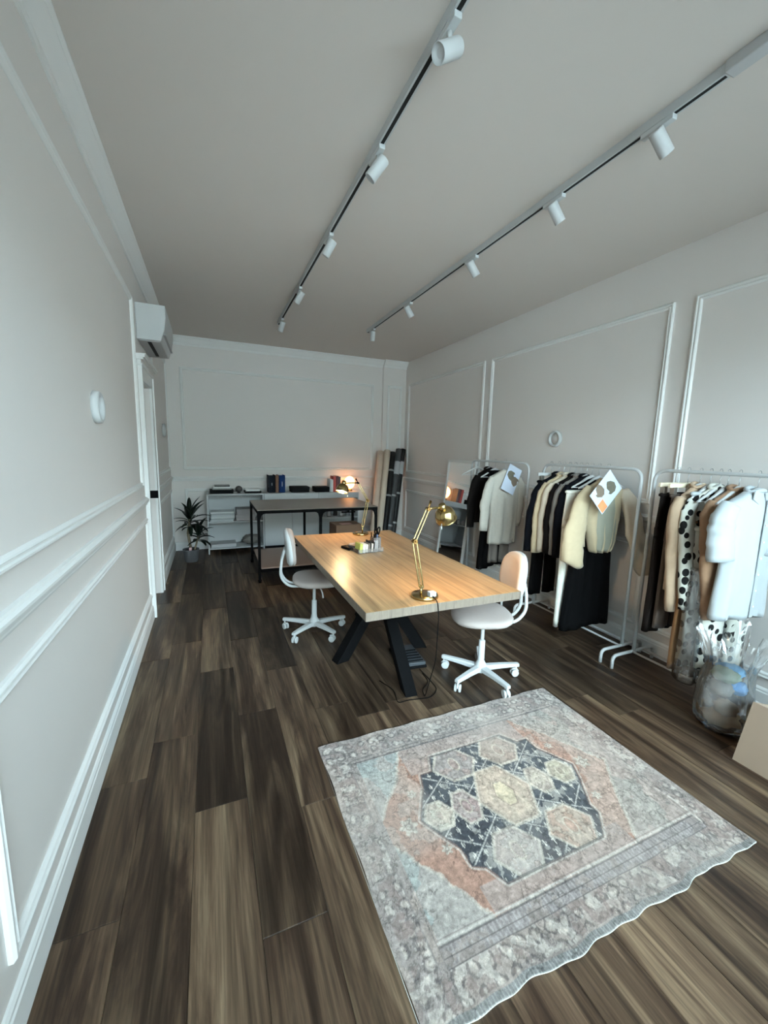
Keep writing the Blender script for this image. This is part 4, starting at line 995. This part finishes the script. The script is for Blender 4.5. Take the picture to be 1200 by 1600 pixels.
# clear garment bag over the dotted outfit
t = thing('garment_bag', 'clear plastic garment bag hanging around the dotted outfit', 'garment bag', (RX-.01, 1.50, RT), 0, None)
body([(.60, .19, .085, 0), (.9, .205, .095, 0), (1.2, .20, .09, 0), (1.36, .21, .085, 0)], 71, 6, .014, n=48, m=20).build('film', M['poly'], t)

# ------------------------------------------------------------------ clear sack of scraps and the carton at the right
t = thing('plastic_sack', 'clear plastic sack of scraps on floor by the right wall', 'bag', (2.80, 1.25, 0))
rings = []; n = 40
for i, (z, r) in enumerate([(.0, .08), (.010, .125), (.05, .150), (.12, .155), (.19, .15), (.26, .142), (.32, .132), (.36, .125), (.40, .13), (.45, .145), (.50, .165), (.545, .185)]):
    ring = []; up = max(0, (z-.34)/.2)
    for k in range(64):
        a = 2*PI*k/64; q = 1+.13*nz(math.cos(a)*2, math.sin(a)*2, z*6)+.09*nz(math.cos(a)*6, math.sin(a)*6, z*14)+.16*up*math.sin(a*9+2*math.sin(a*2))
        ring.append(Vector((r*q*math.cos(a), r*.9*q*math.sin(a), z+up*(.11*nz(math.cos(a)*1.7+4, math.sin(a)*1.7)+.03*math.sin(a*5)))))
    rings.append(ring)
MB().rings(rings, True, True, False).build('film', M['poly'], t)
def scrap(x, y, z, s_, col, nm_, seed):
    m = plain('scrap_'+nm_.split()[0]+str(seed), srgb(*col), .7, 0, .3, 14)
    bundle((2.80+x*.8, 1.25+y*.8, z), tuple(q*.82 for q in s_), m, nm_+' inside the clear plastic sack', seed, 'scrap', 'fabric_scrap')['group'] = 'scraps in the plastic sack'
scrap(-.01, .0, .016, (.125, .11, .05), (190, 164, 124), 'tan crumpled paper', 5)
scrap(-.05, -.04, .105, (.075, .07, .05), (164, 148, 128), 'beige cloth scrap', 8)
scrap(.05, .03, .11, (.08, .08, .055), (48, 46, 46), 'black cloth scrap', 11)
scrap(-.03, .02, .205, (.09, .08, .05), (120, 118, 114), 'grey cloth scrap', 14)
scrap(.055, -.04, .215, (.07, .06, .05), (34, 120, 180), 'bright blue plastic scrap', 17)
scrap(-.03, .0, .30, (.085, .08, .045), (128, 150, 132), 'pale green plastic scrap', 20)
scrap(.05, .01, .31, (.085, .08, .045), (96, 160, 205), 'light blue plastic scrap', 23)
t = thing('cardboard_carton', 'open brown cardboard carton leaning at the right edge', 'carton', (2.535, 1.055, .004), math.radians(-90))
cm = plain('kraft_board', srgb(156, 136, 118), .85, 0, .04, 14)
w, d, hgt = .40, .26, .33
for nmx, bx in (('side_panel', (0, w, 0, .006, 0, hgt)), ('side_panel', (0, w, d-.006, d, 0, hgt)), ('end_panel', (0, .006, .006, d-.006, 0, hgt)), ('end_panel', (w-.006, w, .006, d-.006, 0, hgt)), ('bottom_panel', (.006, w-.006, .006, d-.006, 0, .006))):
    MB().box(*bx).build(nmx, cm, t)
t.rotation_euler = (Matrix.Rotation(math.radians(20), 3, 'Y') @ Matrix.Rotation(math.radians(-88), 3, 'Z')).to_euler()

# ------------------------------------------------------------------ faded oriental rug (colour woven per tuft)
RU0, RV0, RW, RH = .485, .735, 1.575, 1.205
def vnoise(x, y, seed):
    xi, yi = np.floor(x).astype(int), np.floor(y).astype(int); fx, fy = x-xi, y-yi
    fx, fy = fx*fx*(3-2*fx), fy*fy*(3-2*fy)
    def h(a, b):
        s = np.sin(a*127.1+b*311.7+seed*74.7)*43758.5453; return s-np.floor(s)
    return (h(xi, yi)*(1-fx)+h(xi+1, yi)*fx)*(1-fy)+(h(xi, yi+1)*(1-fx)+h(xi+1, yi+1)*fx)*fy
def fbm(x, y, seed, o=4):
    v = 0; a = .5
    for k in range(o): v = v+a*vnoise(x, y, seed+k); x, y, a = x*2.1, y*2.1, a*.5
    return v/(1-.5**o)
def inpoly(u, v, poly):
    inside = np.zeros_like(u, bool); n = len(poly)
    for i in range(n):
        (x0, y0), (x1, y1) = poly[i], poly[(i+1) % n]
        if y0 == y1: continue
        c = ((y0 > v) != (y1 > v)) & (u < (x1-x0)*(v-y0)/(y1-y0)+x0); inside ^= c
    return inside
def seg(u, v, a, b):
    """distance in metres to a segment given in rug fractions"""
    ux, vy = u*RW, v*RH; ax, ay, bx, by = a[0]*RW, a[1]*RH, b[0]*RW, b[1]*RH
    t = np.clip(((ux-ax)*(bx-ax)+(vy-ay)*(by-ay))/((bx-ax)**2+(by-ay)**2), 0, 1)
    return np.hypot(ux-ax-t*(bx-ax), vy-ay-t*(by-ay))
def pdist(u, v, poly): return np.min([seg(u, v, poly[i], poly[(i+1) % len(poly)]) for i in range(len(poly))], axis=0)
def rug_colors(u, v):
    x, y = u*RW, v*RH; lin = lambda c: np.array(srgb(*c)[:3])
    C = np.zeros(u.shape+(3,)); C[:] = lin((188, 174, 167))
    def paint(mask, col, k=1.0):
        kk = (mask*k)[..., None]; C[:] = C*(1-kk)+lin(col)*kk
    n1 = fbm(x*7, y*7, 1); n2 = fbm(x*26, y*26, 5, 3); n3 = fbm(x*70, y*70, 9, 2); n4 = vnoise(x*150, y*150, 15); q1 = fbm(x*17, y*17, 61, 2); q2 = fbm(x*34, y*34, 71, 2); big = fbm(x*2.3, y*2.3, 21, 3)
    wob = (n2-.5)*.03
    uu, vv = u+wob*.6, v+wob*.6
    # ground of the corners: greyish beige, teal on the left
    paint(np.clip((.42-u)*5, 0, 1)*(.45+.55*(n1 > .5)), (164, 182, 182), .62)
    paint(np.clip((u-.62)*4, 0, 1)*(n1 > .52), (160, 166, 160), .5)
    # salmon hexagon
    sal = [(.065, .505), (.13, .62), (.19, .70), (.25, .86), (.70, .86), (.80, .66), (.88, .47), (.80, .34), (.70, .15), (.24, .15), (.17, .30), (.12, .40)]
    S = inpoly(uu, vv, sal); ds = pdist(uu, vv, sal)
    paint(S, (178, 142, 126)); paint(S & (n1 > .55), (190, 168, 156), .85); paint(S & (np.abs(u-.47) < .23) & ((v > .70) | (v < .24)), (178, 164, 158), .8)
    paint((ds < .007), (206, 200, 190), .7)
    # pale flowers on the salmon
    for cx, cy, r in ((.155, .50, .035), (.80, .50, .034), (.21, .62, .02), (.73, .35, .02), (.22, .38, .02), (.75, .63, .02)):
        d = np.hypot((u-cx)*RW, (v-cy)*RH); a = np.arctan2((v-cy)*RH, (u-cx)*RW); rr = r*(1+.25*np.cos(6*a))
        paint(d < rr, (206, 200, 188), .85); paint(d < r*.5, (150, 136, 130), .8); paint(d < r*.28, (214, 208, 196), .9)
    # dark medallion
    dk = [(.335, .765), (.625, .767), (.66, .70), (.70, .70), (.70, .64), (.735, .56), (.76, .505), (.735, .44), (.70, .37), (.68, .33), (.68, .29), (.63, .216), (.31, .216), (.285, .28), (.255, .30), (.255, .36), (.22, .44), (.195, .505), (.225, .57), (.255, .63), (.27, .69), (.31, .69)]
    D = inpoly(u+wob*.15, v+wob*.15, dk); dd = pdist(u, v, dk)
    fade = fbm(x*4, y*4, 31, 3)
    paint(D, (66, 70, 78)); paint(D & (fade > .54), (92, 98, 104), .75); paint(D & (n2 > .60), (168, 168, 164), .7)
    # white motifs sprinkled on a lattice
    gx, gy = x/.046, y/.060; row = np.floor(gy); fx_, fy_ = (gx+.5*(row % 2)) % 1-.5, gy % 1-.5
    mot = (np.abs(fx_)*1.5+np.abs(fy_)*.9+.25*np.abs(np.sin(fx_*18)) < .40) & D
    paint(mot, (226, 224, 216), .9)
    hexf = lambda cx, cy, a, b: [(cx-a, cy), (cx-a*.45, cy+b), (cx+a*.45, cy+b), (cx+a, cy), (cx+a*.45, cy-b), (cx-a*.45, cy-b)]
    for k in (-.29, -.145, 0, .145, .29):   # lattice lines through the dark field
        for a, b in (((.475-.28, .49+k-.25), (.475+.28, .49+k+.25)), ((.475-.28, .49+k+.25), (.475+.28, .49+k-.25))):
            d = seg(u, v, a, b); paint((d < .0075) & D, (86, 90, 96), .8); paint((d < .0032) & D, (206, 206, 202), .8)
    for cx, cy, a, b, c1, c2 in ((.475, .492, .094, .130, (202, 188, 172), (190, 172, 158)), (.392, .692, .078, .078, (166, 160, 158), (172, 150, 144)), (.570, .692, .075, .078, (176, 164, 154), (168, 148, 138)), (.388, .288, .072, .078, (196, 188, 182), (182, 164, 156)), (.575, .290, .075, .078, (202, 184, 168), (184, 148, 130)),
                                 (.340, .498, .045, .068, (184, 172, 168), (160, 132, 132)), (.610, .496, .042, .062, (184, 174, 164), (214, 206, 192)), (.252, .500, .046, .056, (210, 206, 192), (186, 168, 156)), (.700, .497, .046, .056, (202, 196, 176), (160, 150, 138))):
        h = hexf(cx, cy, a, b); I = inpoly(u+wob*.2, v+wob*.2, h); dh = pdist(u, v, h)
        paint(I, c1); paint(I & (n2 > .5), c2, .55); paint((dh < .006), (214, 208, 196), .7); paint(I & (np.abs(dh-.014) < .003), (140, 132, 128), .4)
        dc = np.hypot((u-cx)*RW/.6, (v-cy)*RH); paint(I & (dc < b*RH*.42), c2, .6); paint(I & (np.abs(dc-b*RH*.42) < .005), (216, 208, 192), .7)
    paint(inpoly(u, v, hexf(.475, .492, .030, .052)), (216, 204, 178), .9); paint(np.abs(pdist(u, v, hexf(.475, .492, .032, .055))) < .003, (150, 134, 124), .7)
    paint((dd < .005), (70, 72, 78), .7); paint((np.abs(dd-.010) < .004) & ~D, (206, 200, 192), .7)
    # borders
    bl = (u < .095) | (u > .905); bn = (v < .150) | (v > .845); B = bl | bn
    paint(B, (180, 168, 161)); paint(B & (n1 > .52), (158, 150, 147), .75)
    # flower band motifs in the wide border
    gx, gy = x/.062, y/.062; fx_, fy_ = gx % 1-.5, gy % 1-.5; rr = np.hypot(fx_, fy_)+.12*(n2-.5)*4
    wide = ((v > .025) & (v < .098)) | (v > .885) & (v < .975) | ((u > .018) & (u < .072)) | ((u > .93) & (u < .985))
    paint(wide & (np.abs(rr-.30) < .07), (112, 106, 106), .7); paint(wide & (rr < .16), (206, 196, 186), .7); paint(wide & (n2 > .60), (140, 124, 120), .6); paint(wide & (n2 < .36), (216, 208, 200), .7)
    def vline(p, w, col, k): paint((np.abs(v-p) < w/RH) & (u > .09) & (u < .93), col, k)
    for p in (.100, .124, .150, .850, .868): vline(p, .0024, (92, 88, 92), .75)
    vline(.160, .003, (214, 208, 202), .8); vline(.167, .0015, (140, 128, 126), .7)
    for lo, hi in ((.102, .122), (.126, .148)):
        m = (v > lo) & (v < hi) & (u > .09) & (u < .93); paint(m, (150, 144, 145), .8*(.4+.6*(n2 > .45))); paint(m & (((x+.01*n2)/.017) % 1 < .4) & (n2 > .4), (184, 178, 176), .6)
    for p in (.073, .090, .915): paint((np.abs(u-p) < .0018/RW) & (v > .10) & (v < .86), (140, 134, 132), .7)
    paint(v < .020, (132, 136, 138), .8); paint((v < .020) & ((x/.012) % 1 < .3), (176, 176, 172), .7)
    # wear: speckle, abrash, washed patches
    sp = (n3-.5)*.70+(n4-.5)*.26+(n2-.5)*.34+(big-.5)*.10
    for q, w, kd, kl in ((q1, .022, .46, .18), (q2, .032, .40, .22)):     # worn ornament outlines, dark and pale
        C *= (1-kd*np.clip(1-np.abs(q-.47)/w, 0, 1)*(.35+.65*(n1 > .40)))[..., None]; C *= (1+kl*np.clip(1-np.abs(q-.55)/w, 0, 1))[..., None]
    C *= (1+sp)[..., None]
    wash = np.clip((fbm(x*3.1, y*3.1, 44, 3)-.52)*5, 0, 1)*.30
    C = C*(1-wash[..., None])+lin((196, 190, 184))*wash[..., None]
    dark = (np.abs(n2-.5) < .022)*(n1 > .42)
    C *= (1-.35*dark)[..., None]
    return np.clip(C*np.array([.76, .72, .69]), 0, 1)
def make_rug():
    nu, nv = 460, 350
    U, V = np.meshgrid(np.linspace(0, 1, nu), np.linspace(0, 1, nv), indexing='xy')
    X, Y = U*RW, V*RH
    wav = np.clip(1-V/.10, 0, 1)
    Z = .007+.0012*fbm(X*9, Y*9, 3, 2)+wav**1.5*(.007*(1+np.sin(X*13+.6))*.5*(X > .35))
    edge = np.maximum(np.clip(1-V*60, 0, 1), 0)
    Y2 = Y-(.006*np.sin(X*13+.6)+.004*np.sin(X*23+2)+.003*np.sin(X*47))*np.clip(1-V/.12, 0, 1)+(.004*np.sin(X*23))*np.clip((V-.9)/.1, 0, 1)
    X2 = X+(.004*np.sin(Y*15))*np.clip(1-U/.1, 0, 1)
    co = np.stack([X2, Y2, Z], -1).reshape(-1, 3)
    cols = rug_colors(U, V).reshape(-1, 3)
    idx = np.arange(nu*nv).reshape(nv, nu)
    q = np.stack([idx[:-1, :-1], idx[:-1, 1:], idx[1:, 1:], idx[1:, :-1]], -1).reshape(-1, 4)
    # skirt down to the floor, so that the rug has thickness
    rim = np.concatenate([idx[0, :], idx[1:, -1], idx[-1, -2::-1], idx[-2:0, 0]])
    base = co[rim].copy(); base[:, 2] = np.maximum(.0005, base[:, 2]-.007); nb = len(co)
    k = np.arange(len(rim)); kn = (k+1) % len(rim)
    q2 = np.stack([rim, nb+k, nb+kn, rim[kn]], -1)
    co = np.concatenate([co, base]); q = np.concatenate([q, q2]); cols = np.concatenate([cols, np.tile(np.array(srgb(206, 206, 196)[:3]), (len(rim), 1))])
    me = bpy.data.meshes.new('rug'); me.vertices.add(len(co)); me.vertices.foreach_set('co', co.astype(np.float32).ravel())
    me.loops.add(len(q)*4); me.loops.foreach_set('vertex_index', q.astype(np.int32).ravel())
    me.polygons.add(len(q)); me.polygons.foreach_set('loop_start', np.arange(len(q), dtype=np.int32)*4); me.polygons.foreach_set('loop_total', np.full(len(q), 4, np.int32))
    me.update(calc_edges=True); me.validate()
    at = me.color_attributes.new('weave', 'FLOAT_COLOR', 'POINT')
    at.data.foreach_set('color', np.concatenate([cols, np.ones((len(cols), 1))], 1).astype(np.float32).ravel())
    m, nt, p = newmat('woven_rug'); L = nt.links.new
    a = N(nt, 'ShaderNodeAttribute', attribute_name='weave'); tc = N(nt, 'ShaderNodeTexCoord')
    n_ = N(nt, 'ShaderNodeTexNoise'); n_.inputs['Scale'].default_value = 330; n_.inputs['Detail'].default_value = 2; L(tc.outputs['Object'], n_.inputs['Vector'])
    mr = N(nt, 'ShaderNodeMapRange'); mr.inputs[1].default_value = .3; mr.inputs[2].default_value = .7; mr.inputs[3].default_value = .84; mr.inputs[4].default_value = 1.14; L(n_.outputs['Fac'], mr.inputs[0])
    vm = N(nt, 'ShaderNodeVectorMath', operation='SCALE'); L(a.outputs['Color'], vm.inputs[0]); L(mr.outputs[0], vm.inputs['Scale']); L(vm.outputs[0], p.inputs['Base Color'])
    bp = N(nt, 'ShaderNodeBump'); bp.inputs['Strength'].default_value = .35; bp.inputs['Distance'].default_value = .002; L(n_.outputs['Fac'], bp.inputs['Height']); L(bp.outputs['Normal'], p.inputs['Normal'])
    p.inputs['Roughness'].default_value = .95; p.inputs['Specular IOR Level'].default_value = .15; p.inputs['Sheen Weight'].default_value = .2
    me.materials.append(m)
    for pl in me.polygons: pl.use_smooth = True
    o = bpy.data.objects.new('rug', me); COL.objects.link(o); o.location = (RU0, RV0, .0006)
    tag(o, 'faded oriental rug with dark medallion lying on the plank floor', 'rug')
make_rug()
